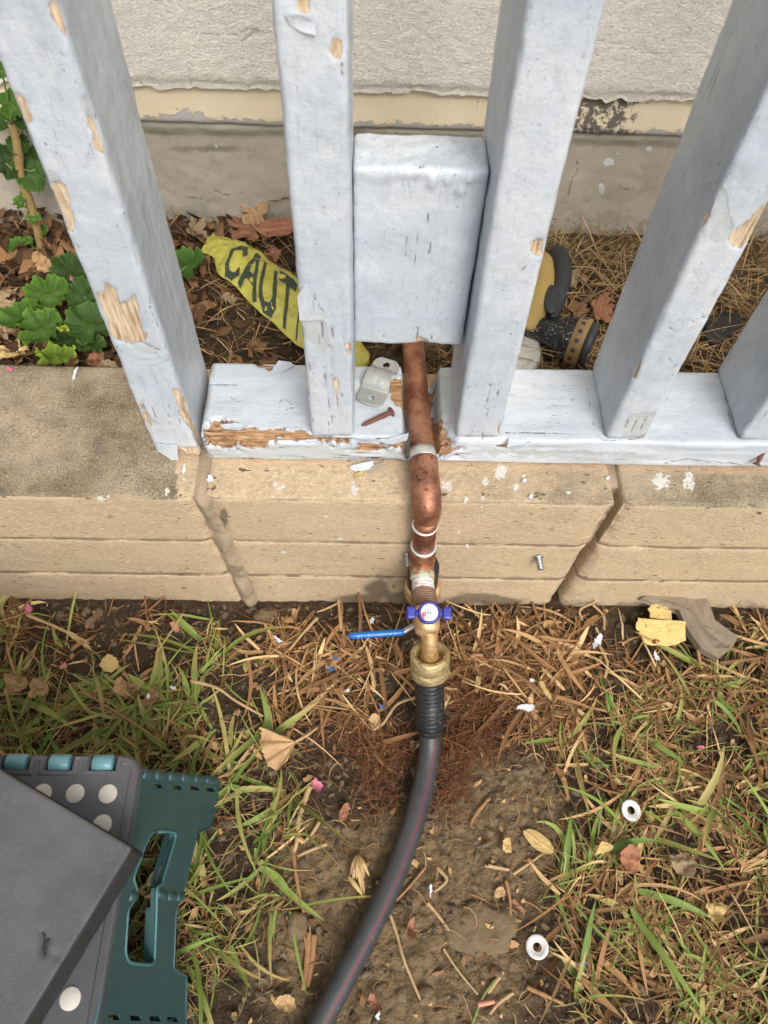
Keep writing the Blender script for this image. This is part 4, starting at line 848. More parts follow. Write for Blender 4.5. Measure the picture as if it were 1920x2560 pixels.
def washer(px, py, r, ri, tilt, label):
    c = G(px, py, .016); n = np.array([tilt[0], tilt[1], 1.]); V, F = lathe(c, n, [(0, ri), (0, r*.97), (.0004, r), (.0012, r), (.0015, r*.97), (.0016, r*.72), (.0011, r*.67), (.0010, ri*1.06), (.0007, ri)], 36)
    m = 9; Fr = [f for f in F if len(f) == 4] + [((m - 1)*36 + j, (m - 1)*36 + (j + 1) % 36, (j + 1) % 36, j) for j in range(36)]
    o = mk('washer', V, Fr, WASH, origin=c); tag(o, label, 'washer', 'white washers dropped on the lawn')
washer(1577, 2026, .0103, .0041, (.15, -.05), 'white ring washer lying in the grass, the one nearer the wall')
washer(1343, 2368, .0104, .0039, (-.1, .1), 'white ring washer at the soil edge, the one farther from the wall')

# ------------------------------------------------------------------ folding step stool and kneeling pad
stool = empty('step_stool', (-.30, .04, 0), 'teal and charcoal plastic folding step stool with beige dots, standing on the grass', 'step stool')
def offset(poly, d):
    P = np.array(poly); e1 = P - np.roll(P, 1, 0); e2 = np.roll(P, -1, 0) - P
    n1 = np.stack([e1[:, 1], -e1[:, 0]], 1); n1 /= np.linalg.norm(n1, axis=1, keepdims=True); n2 = np.stack([e2[:, 1], -e2[:, 0]], 1); n2 /= np.linalg.norm(n2, axis=1, keepdims=True)
    n = n1 + n2; n /= np.maximum(np.linalg.norm(n, axis=1, keepdims=True), 1e-9); return P + n*d
def rrect(x0, x1, y0, y1, r, n=6):
    out = []
    for cx, cy, a0 in ((x1 - r, y0 + r, -90), (x1 - r, y1 - r, 0), (x0 + r, y1 - r, 90), (x0 + r, y0 + r, 180)):
        for k in range(n + 1): a = math.radians(a0 + 90*k/n); out.append((cx + r*math.cos(a), cy + r*math.sin(a)))
    return out
def slab(poly, levels):                       # levels: [(z, outward offset)] bottom to top
    n = len(poly); V = []; F = []
    for z, o in levels: V += [(p[0], p[1], z) for p in offset(poly, o)]
    for k in range(len(levels) - 1): F += [(k*n + j, k*n + (j + 1) % n, (k + 1)*n + (j + 1) % n, (k + 1)*n + j) for j in range(n)]
    for base, rev in ((0, True), ((len(levels) - 1)*n, False)):
        for t in tessellate_polygon([[Vector(V[base + i]) for i in range(n)]]):
            t = tuple(base + i for i in t); a, b, c = (np.array(V[i]) for i in t); up_ = np.cross(b - a, c - a)[2] > 0
            F.append(t if up_ != rev else t[::-1])
    return V, F
top = []
KX = [-.2030, -.2365, -.2700, -.3035, -.3370, -.3705, -.4040, -.4375]
base_ = rrect(-.468, -.1735, -.058, .1375, .013)
for p in base_:
    top.append(p)
    if abs(p[1] - .1375) < 1e-6 and abs(p[0] + .1865) < 1e-6:
        for kx in KX: top += [(kx + .0098, .1375), (kx + .0098, .1268), (kx - .0098, .1268), (kx - .0098, .1375)]
V, F = slab(top, [(.188, -.001), (.190, .0), (.2055, .0), (.2082, -.0008), (.2098, -.0026), (.2094, -.0062), (.2086, -.0075)])
mk('step_top', V, F, CHAR, stool, smooth=False)
V, F = lathe((-.2030 + .0078, .1318, .2045), (-1, 0, 0), [(0, .0058), (.0010, .0068), (.0150, .0068), (.0160, .0058)], 18); kn = mk('hinge_knuckle', V, F, TEALK, stool)
for kx in KX[1:]:
    c = kn.copy(); COL.objects.link(c); c.parent = stool; c.location = (kx + .2030, 0, 0)
V, F = lathe((-.1945, .1085, .2082), (0, 0, 1), [(0, .0071), (.0012, .0070), (.0015, .0066)], 28); dt = mk('grip_dot', V, F, DOT, stool)
for ix in range(10):
    for iy in range(7):
        if ix == 0 and iy in (0, 5): continue
        c = dt.copy(); COL.objects.link(c); c.parent = stool; c.location = (-.0248*ix, -.0218*iy, 0)
pn = np.array([1., 0, .125]); pn /= np.linalg.norm(pn); pc = np.array([-.1485, 0, 0.])
def FP(px, py): r = ray(px, py); o_ = np.array([0, 0, H]); return o_ + r*(((pc - o_) @ pn)/(r @ pn))
def panel(outer, holes, thick, name, mat):
    n = [len(outer)] + [len(h) for h in holes]; loops = [outer] + holes; V = [p for l in loops for p in l]; m = len(V)
    tris = tessellate_polygon([[Vector(p) for p in l] for l in loops]); F = []
    Vn = np.array(V); back = Vn - pn*thick
    for t in tris:
        a, b, c = (Vn[i] for i in t)
        if np.cross(b - a, c - a) @ pn < 0: t = t[::-1]
        F.append(tuple(t)); F.append(tuple(i + m for i in t[::-1]))
    s = 0
    for l in loops:
        k = len(l); F += [(s + j, s + (j + 1) % k, m + s + (j + 1) % k, m + s + j) for j in range(k)]; s += k
    return mk(name, np.concatenate([Vn, back]), F, mat, stool, smooth=False)
cs = lambda pts: [FP(x*K, 1860 + y*K) for x, y in pts]
def smoothpoly(pts, it=2):
    P = [np.array(p, float) for p in pts]
    for _ in range(it):
        Q = []
        for i in range(len(P)):
            a, b = P[i], P[(i + 1) % len(P)]; L = np.linalg.norm(b - a); t = min(.25, 14/L if L > 0 else .25); Q += [a + (b - a)*t, b - (b - a)*t]
        P = Q
    return P
outer = smoothpoly([(840, 172), (1270, 212), (1312, 262), (1240, 505), (1172, 520), (1092, 850), (1045, 975), (1030, 1338), (1106, 1372), (1100, 1720), (560, 1690), (640, 1300), (700, 950), (780, 560)])
hole = smoothpoly([(905, 520), (1035, 518), (1046, 545), (958, 838), (932, 845), (930, 990), (918, 1290), (890, 1310), (765, 1296), (744, 1240), (760, 985), (812, 900), (812, 850), (790, 800), (862, 600)])
slots = [[(x, y), (x + 58, y + 4), (x + 62, y + 26), (x + 8, y + 24)] for x, y in ((908, 236), (1022, 246), (1124, 250), (1216, 258))] + [[(x, y), (x + 66, y), (x + 70, y + 30), (x + 4, y + 30)] for x, y in ((642, 1606), (770, 1610), (886, 1614), (990, 1618))]
panel(cs(outer), [cs(hole)] + [cs(s) for s in slots], .0055, 'side_panel', TEAL)
def seg(a, b, r, name, n=14, mat=None): V, F = tube([a + (b - a)*t for t in (0, .08, .5, .92, 1)], [r*.85, r, r, r, r*.85], n); return mk(name, V, F, mat or TEAL, stool)
for (x0, y0), (x1, y1) in (((850, 178), (905, 184)), ((925, 186), (985, 190)), ((1005, 192), (1062, 197)), ((1080, 199), (1135, 203)), ((1155, 205), (1205, 209)), ((1222, 211), (1290, 217))):
    a, b = cs([(x0, y0), (x1, y1)]); seg(a - pn*.002, b - pn*.002, .0042, 'corner_knuckle')
for (x0, y0), (x1, y1) in (((770, 905), (812, 900)), ((938, 885), (985, 900)), ((1000, 903), (1040, 906)), ((1052, 907), (1088, 908))):
    a, b = cs([(x0, y0), (x1, y1)]); seg(a - pn*.002, b - pn*.002, .0040, 'fold_knuckle')
rp = Geo()                                     # stiffening lip inside the hand hole
a_ = [p - pn*.0055 for p in cs([(1040, 545), (955, 836)])]; V, F = prism([a_[0], a_[1], a_[1] - pn*.004, a_[0] - pn*.004], np.array([0, .0025, 0])); rp.add(V, F)
a_ = [p - pn*.0055 for p in cs([(930, 990), (918, 1290)])]; V, F = prism([a_[0], a_[1], a_[1] - pn*.004, a_[0] - pn*.004], np.array([0, .0025, 0])); rp.add(V, F)
rp.build('stiffening_lip', TEAL, stool, smooth=False)
for nm_, loop in (('hole_rim', cs(hole)), ('panel_rim', cs(outer))):
    L_ = [p - pn*.0004 for p in loop]; V, F = tube(np.array(L_ + [L_[0]]), .0013, 8); mk(nm_, V, F, TEAL_HL if nm_ == 'hole_rim' else TEAL, stool)
for y0, y1 in ((.120, .1255), (-.050, -.0445)):
    V, F = prism([(-.180, y0, .195), (-.162, y0, -.004), (-.20, y0, -.004), (-.215, y0, .05), (-.44, y0, .05), (-.455, y0, -.004), (-.49, y0, -.004), (-.470, y0, .195)], (0, y1 - y0, 0)); mk('end_panel', V, F, TEAL, stool, smooth=False)
V, F = prism([(-.470, .135, .195), (-.490, .140, -.004), (-.490, .10, -.004), (-.484, .09, .06), (-.484, -.01, .06), (-.490, -.02, -.004), (-.490, -.06, -.004), (-.470, -.055, .195)], (.0055, 0, 0)); mk('side_panel', V, F, TEAL, stool, smooth=False)
# foam pad
pad = empty('kneeling_pad', (-.30, .05, .2115), 'grey foam kneeling pad with a torn nick, lying askew on the step stool', 'kneeling pad')
pa = np.array([-.159, .067]); e1 = np.array([-.105, .052]); e1 /= np.linalg.norm(e1); e2 = np.array([-e1[1]*-1, -e1[0]*-1]); e2 = np.array([-.049, -.101]); e2 /= np.linalg.norm(e2)
def padmap(V): return np.stack([pa[0] + e1[0]*V[:, 0] + e2[0]*V[:, 1], pa[1] + e1[1]*V[:, 0] + e2[1]*V[:, 1], V[:, 2]], 1)
V, q, N = grid_box(lin(0, .42, .004), lin(0, .235, .004), lin(.2112, .2425, .003), .0016); V = padmap(V); V += N*0
V[:, 0] += .0006*fbm(V, 160, 3, 3); V[:, 1] += .0006*fbm(V, 160, 3, 4); mk('foam_core', V, q[:, ::-1], FOAMC, pad)
V, q, N = grid_box(lin(.0004, .4196, .0022), lin(.0004, .2346, .0022), lin(.2427, .2450, .0011), .0011)
P2 = padmap(V); ppx = toPx(P2)
for L_, dp, w in ((crop(0, 1860, K, [(248, 1120), (268, 1160), (255, 1190), (256, 1240)]), .0030, 5), (crop(0, 1860, K, [(255, 1165), (310, 1150)]), .0016, 3), (crop(0, 1860, K, [(258, 1190), (290, 1225), (345, 1262)]), .0016, 6)):
    P2[:, 2] -= dp*1.4*np.exp(-(linedist(ppx + 3*np.stack([fbm(P2, 200, 2, 1), fbm(P2, 200, 2, 2)], 1), L_)/(w*1.25))**2)
P2[:, 2] += .0009*fbm(P2, 28, 3, 9)*(N[:, 2] > 0) + .0012*np.exp(-((ppx[:, 0] - 128)/14)**2 - ((ppx[:, 1] - 2370)/12)**2)
mk('pad_skin', P2, q[:, ::-1], FOAM, pad)

# ------------------------------------------------------------------ things lying in the bed behind the fence
def leaf_geo(kind, R, seed, curl=.3, crumple=.25, nr=9, na=64):
    """a leaf blade: polar grid; returns vertices around 0 in its own plane, faces, vein mask"""
    rs = np.random.RandomState(seed); th = np.linspace(-np.pi, np.pi, na, endpoint=False); t = np.linspace(0, 1, nr + 1)[1:]
    if kind == 'maple':
        lk = np.interp(th, np.linspace(-np.pi, np.pi, 11), rs.uniform(.55, 1.15, 11)); rad = .52 + .48*np.abs(np.cos(th*2.5 + .5*rs.randn()))**.8*lk + .07*np.cos(13*th + rs.rand()*6) + .05*np.cos(19*th + rs.rand()*6); rad *= 1 - .45*np.exp(-((np.abs(th) - np.pi)/.35)**2)
    elif kind == 'round': rad = np.ones(na) + .05*np.cos(9*th)
    elif kind == 'oval': rad = 1/np.sqrt((np.cos(th)/1.)**2 + (np.sin(th)/.45)**2)
    elif kind == 'fan': rad = np.where(np.abs(th) < 2.2, .8 + .15*np.abs(np.cos(3*th)), .35)
    else:
        r8 = rs.uniform(.55, 1.15, 9); r8[-1] = r8[0]; rad = np.interp(th, np.linspace(-np.pi, np.pi, 9), r8) + .04*np.cos(9*th + rs.rand()*6)
    rad = rad*(1 + .025*rs.randn(na))
    V = [(0, 0, 0)]; vein = [1.]
    for k in t:
        for a, r in zip(th, rad): V.append((k*r*math.cos(a)*R, k*r*math.sin(a)*R, 0)); vein.append(float(np.exp(-(abs(((a + np.pi/5*.0) / (2*np.pi/5)) - round(a/(2*np.pi/5)))*9*k + .15)**2*6)) if kind in ('maple', 'fan') else float(np.exp(-(k*math.sin(a)*14)**2)) if kind == 'oval' else 0.)
    V = np.array(V); rr = np.hypot(V[:, 0], V[:, 1])/R
    V[:, 2] = curl*R*(rr**2)*(.6 + .5*np.cos(np.arctan2(V[:, 1], V[:, 0])*2 + seed)) + 1.3*crumple*R*fbm(V + seed*.37, 1.6/R, 4, seed) + .35*crumple*R*np.abs(fbm(V + seed*.7, 4/R, 2, seed + 3))
    V[:, 0] += .30*crumple*R*fbm(V, 2/R, 2, seed + 5); V[:, 1] += .30*crumple*R*fbm(V, 2/R, 2, seed + 8); bend_ = curl*.9*V[:, 1]/R; V[:, 2] += R*.5*np.abs(bend_)**1.5
    F = [(0, 1 + j, 1 + (j + 1) % na) for j in range(na)]
    for k in range(nr - 1): F += [(1 + k*na + j, 1 + (k + 1)*na + j, 1 + (k + 1)*na + (j + 1) % na, 1 + k*na + (j + 1) % na) for j in range(na)]
    return V, F, np.array(vein)
def rotm(rx, ry, rz): 
    from mathutils import Euler
    return np.array(Euler((rx, ry, rz)).to_matrix())
def leaf(px, py, z, rpx, kind, mat, label, group=None, seed=1, rot=(0, 0, 0), curl=.3, crumple=.25, name='dead_leaf', cat='dead leaf', stalk=False):
    c = G(px, py, z); R = rpx*np.linalg.norm(c - [0, 0, H])/FPX
    V, F, ve = leaf_geo(kind, R, seed, curl, crumple); Mx = rotm(*rot)
    if stalk:
        g = Geo(); sp_ = spline([(-R*.05, 0, 0), (-R*.5, R*.06, R*.05), (-R*1.3, R*.2, R*.12)], 8); Vs, Fs = tube(sp_, R*.035, 6); nV = len(V)
        V = np.concatenate([V, Vs]); F = F + [tuple(i + nV for i in f) for f in Fs]; ve = np.concatenate([ve, np.ones(len(Vs))])
    V = V @ Mx.T; V[:, 2] -= V[:, 2].min()*.6; V += c
    o = mk(name, V, F, mat, origin=c, attrs={'vein': ve}); return tag(o, label, cat, group)
BG = 'dead leaves littering the bed behind the fence'
leaf(660, 478, ZB + .022, 74, 'maple', DEAD_TAN, 'large crumpled tan leaf leaning on the concrete footing, topmost behind the tape', BG, 3, (.7, .2, .6), .7, .75)
leaf(642, 542, ZB + .016, 40, 'maple', DEAD_TAN, 'tan shrivelled leaf tip hanging just below the large crumpled leaf', BG, 5, (.3, .3, -1.2), .6, .7)
leaf(628, 578, ZB + .010, 60, 'maple', DEAD_RED, 'rust brown leaf lying along the upper edge of the yellow tape', BG, 7, (.1, .1, 2.4), .25, .3)
leaf(706, 575, ZB + .014, 56, 'oval', DEAD_RED, 'smooth rust leaf half hidden by the second picket', BG, 8, (.15, -.1, .1), .35, .15)
leaf(682, 640, ZB + .008, 26, 'maple', DEAD_RED, 'small dark rust leaf corner at the tape edge below the larger rust leaf', BG, 9, (.2, 0, -.8), .2, .3)
leaf(492, 592, ZB + .010, 30, 'maple', DEAD_GRY, 'dull curled leaf at the pointed end of the yellow tape', BG, 12, (.3, .2, 1.3), .6, .6)
leaf(566, 757, ZB + .010, 26, 'maple', DEAD_GRY, 'curled pale brown leaf just below the middle of the tape', BG, 14, (.4, .3, 2.0), .6, .6)
leaf(522, 770, ZB + .008, 22, 'scrap', DEAD_BRN, 'torn brown leaf scrap left of the curled pale brown leaf', BG, 15, (.3, .2, .4), .6, .6)
leaf(515, 685, ZB + .006, 18, 'scrap', DEAD_BRN, 'small brown leaf scrap beside the green leaf right of the end post', BG, 16, (.2, .2, 1.0), .5, .6)
leaf(14, 820, ZB + .016, 48, 'maple', DEAD_GRY, 'large pale dead leaf with curled lobes at the left photo edge', BG, 18, (.2, .2, .3), .5, .55)
leaf(36, 888, ZB + .010, 42, 'maple', DEAD_YEL, 'yellow brown dying leaf beside the back of the stone ledge', BG, 19, (.1, .1, 2.1), .3, .4)
leaf(8, 745, ZB + .012, 34, 'oval', DEAD_GRY, 'dull brown leaf between the two upper stems at left edge', BG, 20, (.2, .3, .9), .5, .5)
leaf(110, 668, ZB + .012, 26, 'scrap', DEAD_TAN, 'tan leaf fragment below the woody stem', BG, 21, (.4, .2, .5), .6, .7)
leaf(140, 620, ZB + .008, 34, 'maple', DEAD_BRN, 'dark brown leaf beside the left edge of the end post', BG, 22, (.2, .3, 1.9), .5, .6)
leaf(243, 900, ZB + .012, 22, 'scrap', DEAD_RED, 'reddish leaf scrap between ledge and end post', BG, 23, (.5, .1, .2), .5, .5)
leaf(168, 908, ZB + .010, 26, 'oval', DEAD_TAN, 'tan leaf tucked under the lowest geranium leaf', BG, 24, (.2, .1, .2), .3, .3)
leaf(272, 925, ZB + .012, 22, 'round', DEAD_GRY, 'dull leaf pressed against ledge corner beside the end post', BG, 25, (.3, .1, .2), .3, .3)
leaf(1424, 700, ZB + .012, 36, 'maple', DEAD_GRY, 'dull maple shaped leaf on straw right of the yellow grip', BG, 27, (.2, .2, .9), .5, .5)
leaf(1458, 698, ZB + .016, 16, 'oval', DEAD_RED, 'tiny pinkish leaf scrap on the dull maple shaped leaf', BG, 28, (.3, .2, .9), .4, .4)
leaf(1500, 782, ZB + .014, 36, 'maple', DEAD_RED, 'rust leaf half hidden by the fourth picket above the nozzle', BG, 29, (.5, .2, .3), .4, .4)
leaf(1442, 782, ZB + .008, 32, 'maple', DEAD_BRN, 'dark wine brown leaf lying between nozzle and grip', BG, 30, (.1, .2, 2.2), .3, .4)

# caution tape ribbon
tape = empty('caution_tape', G(620, 720, ZB + .015), 'crumpled strip of yellow caution tape with dark lettering lying behind the pickets', 'caution tape')
ct = lambda p: crop(440, 420, .2411, p)
up_e = spline([(x, y, 0) for x, y in ct([(385, 640), (520, 690), (720, 785), (880, 870), (1000, 985), (1220, 1115), (1420, 1310), (1700, 1620), (1960, 1840), (2010, 1930)])], 90)
lo_e = spline([(x, y, 0) for x, y in ct([(255, 862), (385, 935), (440, 1110), (590, 1215), (790, 1430), (1000, 1590), (1160, 1720), (1330, 1850), (1600, 1960), (1900, 2060), (2000, 2010)])], 90)
nv = 26; P = np.array([[*(up_e[i]*(1 - j/(nv - 1)) + lo_e[i]*(j/(nv - 1)))[:2]] for i in range(90) for j in range(nv)])
Q = np.array([G(a, b, ZB + .017) for a, b in P]); uu = np.repeat(np.linspace(0, 1, 90), nv); vv = np.tile(np.linspace(0, 1, nv), 90)
Q[:, 2] += .012*fbm(Q, 14, 3, 3) + .0055*np.abs(fbm(Q*[1, 1, 0], 45, 3, 5)) + .003*fbm(Q*[1, 1, 0], 110, 2, 6) + .010*np.sin(vv*3.0)*.5 + .012*np.exp(-((uu - .02)/.05)**2)*fbm(Q, 50, 2, 9) - .004
V, F = solid_sheet(Q, 90, nv, np.ones((89, nv - 1), bool), .0002); mk('tape_strip', V, F, TAPEY, tape)
Qg = Q.reshape(90, nv, 3); dU = np.gradient(Qg, axis=0); dV = np.gradient(Qg, axis=1); Ng = np.cross(dU, dV); Ng /= np.linalg.norm(Ng, axis=2, keepdims=True); Ng *= np.sign(Ng[:, :, 2:3])
def onTape(u, v):
    x = np.clip(u, 0, .999)*89; y = np.clip(v, 0, .999)*(nv - 1); i, j = int(x), int(y); f, g = x - i, y - j
    q = (Qg[i, j]*(1 - f)*(1 - g) + Qg[i + 1, j]*f*(1 - g) + Qg[i, j + 1]*(1 - f)*g + Qg[i + 1, j + 1]*f*g); return q + Ng[i, j]*.0011
u0 = .215
for ch in 'CAUTION':
    w = .034 if ch == 'I' else .080
    sh = .16
    V, F = strokes(ch, .25, lambda a, b: onTape(u0 + (a if ch != 'I' else a)*w - (b - .5)*.025, .88 - .68*b), 12); mk('letter', V, F, TAPEK, tape, smooth=False); u0 += w + .020

# white ribbed lid, hose nozzle, dark scrap
c = G(1240, 884, ZB + .004); V, F = lathe(c, (.03, -.05, 1), [(0, .047), (.002, .0485), (.010, .0480), (.0125, .0455), (.0130, .040), (.0115, .0385), (.0112, .031), (.0130, .0295), (.0132, .027), (.0118, .0255), (.0116, .0)], 120)
a = np.arctan2(V[:, 1] - c[1], V[:, 0] - c[0]); rr_ = np.hypot(V[:, 0] - c[0], V[:, 1] - c[1]); rib = (rr_ > .0465)*.0008*np.sign(np.sin(a*60)); V[:, 0] += rib*np.cos(a); V[:, 1] += rib*np.sin(a)
tag(mk('jar_lid', V, F, LIDW, origin=c), 'dirty white ribbed plastic lid lying behind the third picket', 'lid')
noz = empty('hose_nozzle', G(1400, 820, ZB), 'black speckled garden hose nozzle with tan ring and yellow grip behind the fence', 'hose nozzle')
pts = [G(1352, 640, ZB + .030), G(1358, 690, ZB + .034), G(1346, 745, ZB + .034), G(1330, 800, ZB + .030), G(1318, 826, ZB + .024)]
V, F = tube(spline(pts, 20), np.interp(np.linspace(0, 1, 20), [0, .08, .5, .85, 1], [.006, .0125, .0135, .0115, .010]), 22); mk('yellow_grip', V, F, YELP, noz)
pts = [G(1392, 622, ZB + .022), G(1404, 680, ZB + .024), G(1392, 745, ZB + .024), G(1380, 800, ZB + .02)]
V, F = tube(spline(pts, 18), np.interp(np.linspace(0, 1, 18), [0, .1, .6, 1], [.006, .012, .012, .005]), 18); mk('grip_back', V, F, BLKP, noz)
cc = G(1378, 748, ZB + .042); t = np.linspace(-1, 1, 13); V, F = tube([cc + np.array([.003*u_, .022*u_, 0]) for u_ in t], [.0095*math.sqrt(max(.02, 1 - u_*u_)) for u_ in t], 18, flat=.6); mk('trigger_pad', V, F, BLKP, noz)
a, b = G(1318, 812, ZB + .024), G(1520, 880, ZB + .026); d = b - a; Ln = np.linalg.norm(d)
prof = [(-.012, .004), (-.008, .010), (0, .0125), (Ln*.22, .0130), (Ln*.36, .0175), (Ln*.46, .0235), (Ln*.56, .0255), (Ln*.60, .0245)]
V, F = lathe(a, d, prof, 40); mk('nozzle_barrel', V, F, SPECK, noz)
V, F = lathe(a + d*.555, d, [(0, .024), (.001, .0268), (.0135, .0272), (.015, .0255)], 72); ring = mk('adjust_ring', V, F, GOLDP, noz)
rg = Geo(); dn = d/Ln; u1 = np.cross(dn, [0, 0, 1]); u1 /= np.linalg.norm(u1); u2 = np.cross(u1, dn)
for k in range(16):
    a_ = k*2*np.pi/16; e = u1*math.cos(a_) + u2*math.sin(a_); s_ = np.cross(dn, e); cpt = a + d*.555 + dn*.0072 + e*.0274
    V = [cpt + dn*x_ + s_*y_ + e*z_ for z_ in (-.001, .0003) for x_, y_ in ((-.0022, -.002), (.0022, -.002), (.0022, .002), (-.0022, .002))]; rg.add(V, [(4, 5, 6, 7), (0, 1, 5, 4), (1, 2, 6, 5), (2, 3, 7, 6), (3, 0, 4, 7)])
rg.build('ring_notch', BLKP, ring, smooth=False)
V, F = lathe(a + d*.555 + dn*.015, d, [(0, .0252), (.008, .0245), (.0085, .019), (.003, .018), (.003, 0)], 40); mk('nozzle_face', V, F, BLKP, noz)
V, F = flake_geo([G(*p, ZB + .012) for p in crop(1280, 560, .3617, [(1370, 640), (1480, 610), (1570, 640), (1590, 720), (1520, 760), (1400, 830), (1330, 790), (1340, 700)])], .006, .004, 0, 3, 3, (0, 0, 1)); tag(mk('dark_scrap', V, F, MULCH), 'flat black dirty scrap lying in the straw between the last two pickets', 'scrap')

# ------------------------------------------------------------------ geranium plants
def ger_leaf(c, R, tilt, seed, shade, notch_dir):
    rs = np.random.RandomState(seed); na, nr = 90, 12; th = np.linspace(-np.pi, np.pi, na, endpoint=False)
    ph7 = rs.rand(6)*6.28; lob = .99 + .022*np.cos(th*7 + ph7[0]) + .022*np.cos(th*4 + ph7[1]) + .042*np.cos(th*21 + ph7[2]) + .02*rs.randn(na).cumsum()*.0
    lob = lob*(1 - .42*np.exp(-((np.abs(th) - np.pi)/.22)**2)); lob *= 1 + .03*np.cos(th + rs.rand()*6)
    t = np.linspace(0, 1, nr + 1)[1:]; V = [(0, 0, 0)]; C = [shade*np.array([.8, .85, .7])]
    for k in t:
        for a, l in zip(th, lob):
            r = k*l*R; ruf = R*(.16*k**2*np.sin(a*5 + ph7[3]) + .13*k**2.5*np.sin(a*8 + ph7[4]) + .09*k**4*np.sin(a*17 + ph7[5])); cup = -.16*R*np.sin(k*np.pi) + .22*R*k**2
            V.append((r*math.cos(a), r*math.sin(a), ruf*.75 + cup))
            vn_ = np.exp(-((abs((a*3.5/np.pi) - round(a*3.5/np.pi)))*k*7)**2)*(1 - k*.6); zone = np.exp(-((k - .55)/.16)**2)
            cc = shade*(1 - .30*zone)*(1 - .35*vn_) ; cc = cc*(1 + 1.5*np.clip((k - .90)/.1, 0, 1)*np.array([.9, .65, .6])); C.append(cc)
    V = np.array(V); V[:, 2] += .05*R*fbm(V + seed, 2.2/R, 3, seed); C = np.array(C)
    F = [(0, 1 + j, 1 + (j + 1) % na) for j in range(na)]
    for k in range(nr - 1): F += [(1 + k*na + j, 1 + (k + 1)*na + j, 1 + (k + 1)*na + (j + 1) % na, 1 + k*na + (j + 1) % na) for j in range(na)]
    Mx = rotm(tilt[0], tilt[1], 0) @ rotm(0, 0, notch_dir); return V @ Mx.T + c, F, C
def geranium(name, label, base, leaves, cat='plant'):
    p = empty(name, base, label, cat, 'geranium plants behind the end of the ledge')
    for i, (px, py, z, rp, tx, ty, sh, nd) in enumerate(leaves):
        c = G(px, py, ZB + z); R = 1.02*rp*np.linalg.norm(c - [0, 0, H])/FPX; V, F, C = ger_leaf(c, R, (tx, ty), i*3 + 1, np.array(sh)*.8, nd); mk('leaf', V, F, LEAF, p, colors=np.clip(C, 0, 1))
        V, F = tube(spline([c - [0, 0, .001], c*.6 + np.array(base)*.4 + [0, 0, -.012 + z*.2], np.array(base)], 10), .0013, 8); mk('leaf_stalk', V, F, PETI, p)
    return p
DG, MG, YG = (.024, .066, .010), (.058, .138, .015), (.165, .255, .025)
b1 = G(190, 870, ZB)
pl = geranium('geranium', 'low green geranium with ruffled round leaves between ledge and end post', b1, [
    (52, 790, .045, 50, -.15, -.25, MG, 2.8), (102, 822, .052, 50, .1, -.1, MG, .3), (120, 735, .055, 46, .25, .05, (.075, .165, .018), -1.2), (228, 812, .045, 55, .1, .15, (.050, .115, .022), 2.2), (182, 690, .040, 50, .3, .1, DG, .8), (212, 740, .050, 40, .35, .25, (.045, .10, .022), 2.9),
    (140, 893, .040, 44, -.35, .05, YG, .6), (250, 752, .042, 34, .2, .3, DG, 1.0), (165, 850, .028, 36, .1, .1, DG, 1.9), (466, 664, .034, 46, .1, -.3, (.060, .155, .022), -.4), (226, 865, .030, 34, -.2, .2, (.07, .14, .03), 2.0)])
g = Geo(); rs = np.random.RandomState(3); bc = G(160, 823, ZB + .062)
for k in range(14):
    v = rs.randn(3)*[.6, .6, .4]; V, F, _ = leaf_geo('oval', .0035, k, .5, .2, 3, 12); g.add(V @ rotm(*(rs.rand(3)*2 - 1)).T + bc + v*.003, F)
n_ = sum(len(v) for v in g.V); g.C = [np.tile([.30, .36, .035], (n_, 1))]; g.build('flower_bud', LEAF, pl)
sb = G(100, 640, ZB - .003); st = FY(29, 309, sb[1] + .012)
wp = empty('woody_geranium', sb, 'leggy geranium with a bare woody stem and small leaves at the left edge', 'plant', 'geranium plants behind the end of the ledge')
V, F = tube(spline([sb - [0, 0, .01], sb + (st - sb)*.3 + [.003, .002, 0], sb + (st - sb)*.62 - [.002, 0, 0], sb + (st - sb)*.85 + [.001, 0, 0], st], 40), np.interp(np.linspace(0, 1, 40), [0, .3, .34, .6, .64, .9, 1], [.0050, .0046, .0052, .0044, .0052, .0042, .0046]), 14); V += .0006*np.stack([fbm(V, 120, 3, k) for k in (1, 2, 3)], 1); mk('stem', V, F, STEM, wp)
for i, (px, py, t, rp, tx, ty, sh, nd) in enumerate(((32, 262, 1.08, 30, .5, .1, MG, .4), (14, 300, 1.0, 26, .4, -.3, DG, 2.), (4, 176, 1.2, 18, .5, .1, MG, 1.), (88, 424, .75, 44, .8, .2, (.045, .10, .02), 2.6), (62, 300, .95, 22, .6, .2, DG, .2), (14, 408, .7, 34, .9, -.2, (.014, .036, .010), 1.1), (50, 506, .45, 15, .5, -.2, MG, .7), (58, 488, .5, 9, .5, -.2, MG, .1), (86, 546, .33, 15, .4, .1, (.08, .18, .03), 2.2), (104, 576, .25, 14, .3, .2, MG, .9), (40, 614, .12, 20, .2, -.2, MG, 1.5), (76, 640, .08, 19, .1, .1, (.055, .13, .02), 2.9), (70, 604, .1, 12, .2, 0, MG, .3), (48, 360, .85, 24, .8, .0, DG, 1.9))):
    c = FY(px, py, sb[1] + .012*t + (.004 if i % 2 else -.006)); R = rp*np.linalg.norm(c - [0, 0, H])/FPX; V, F, C = ger_leaf(c, R, (tx, ty), i*5 + 2, np.array(sh), nd); mk('leaf', V, F, LEAF, wp, colors=np.clip(C, 0, 1))
    a_ = sb + (st - sb)*min(max(t - .05, 0), 1); V, F = tube(spline([c, (c + a_)/2 + [0, 0, -.003], a_], 6), .0010, 6); mk('leaf_stalk', V, F, PETI, wp)

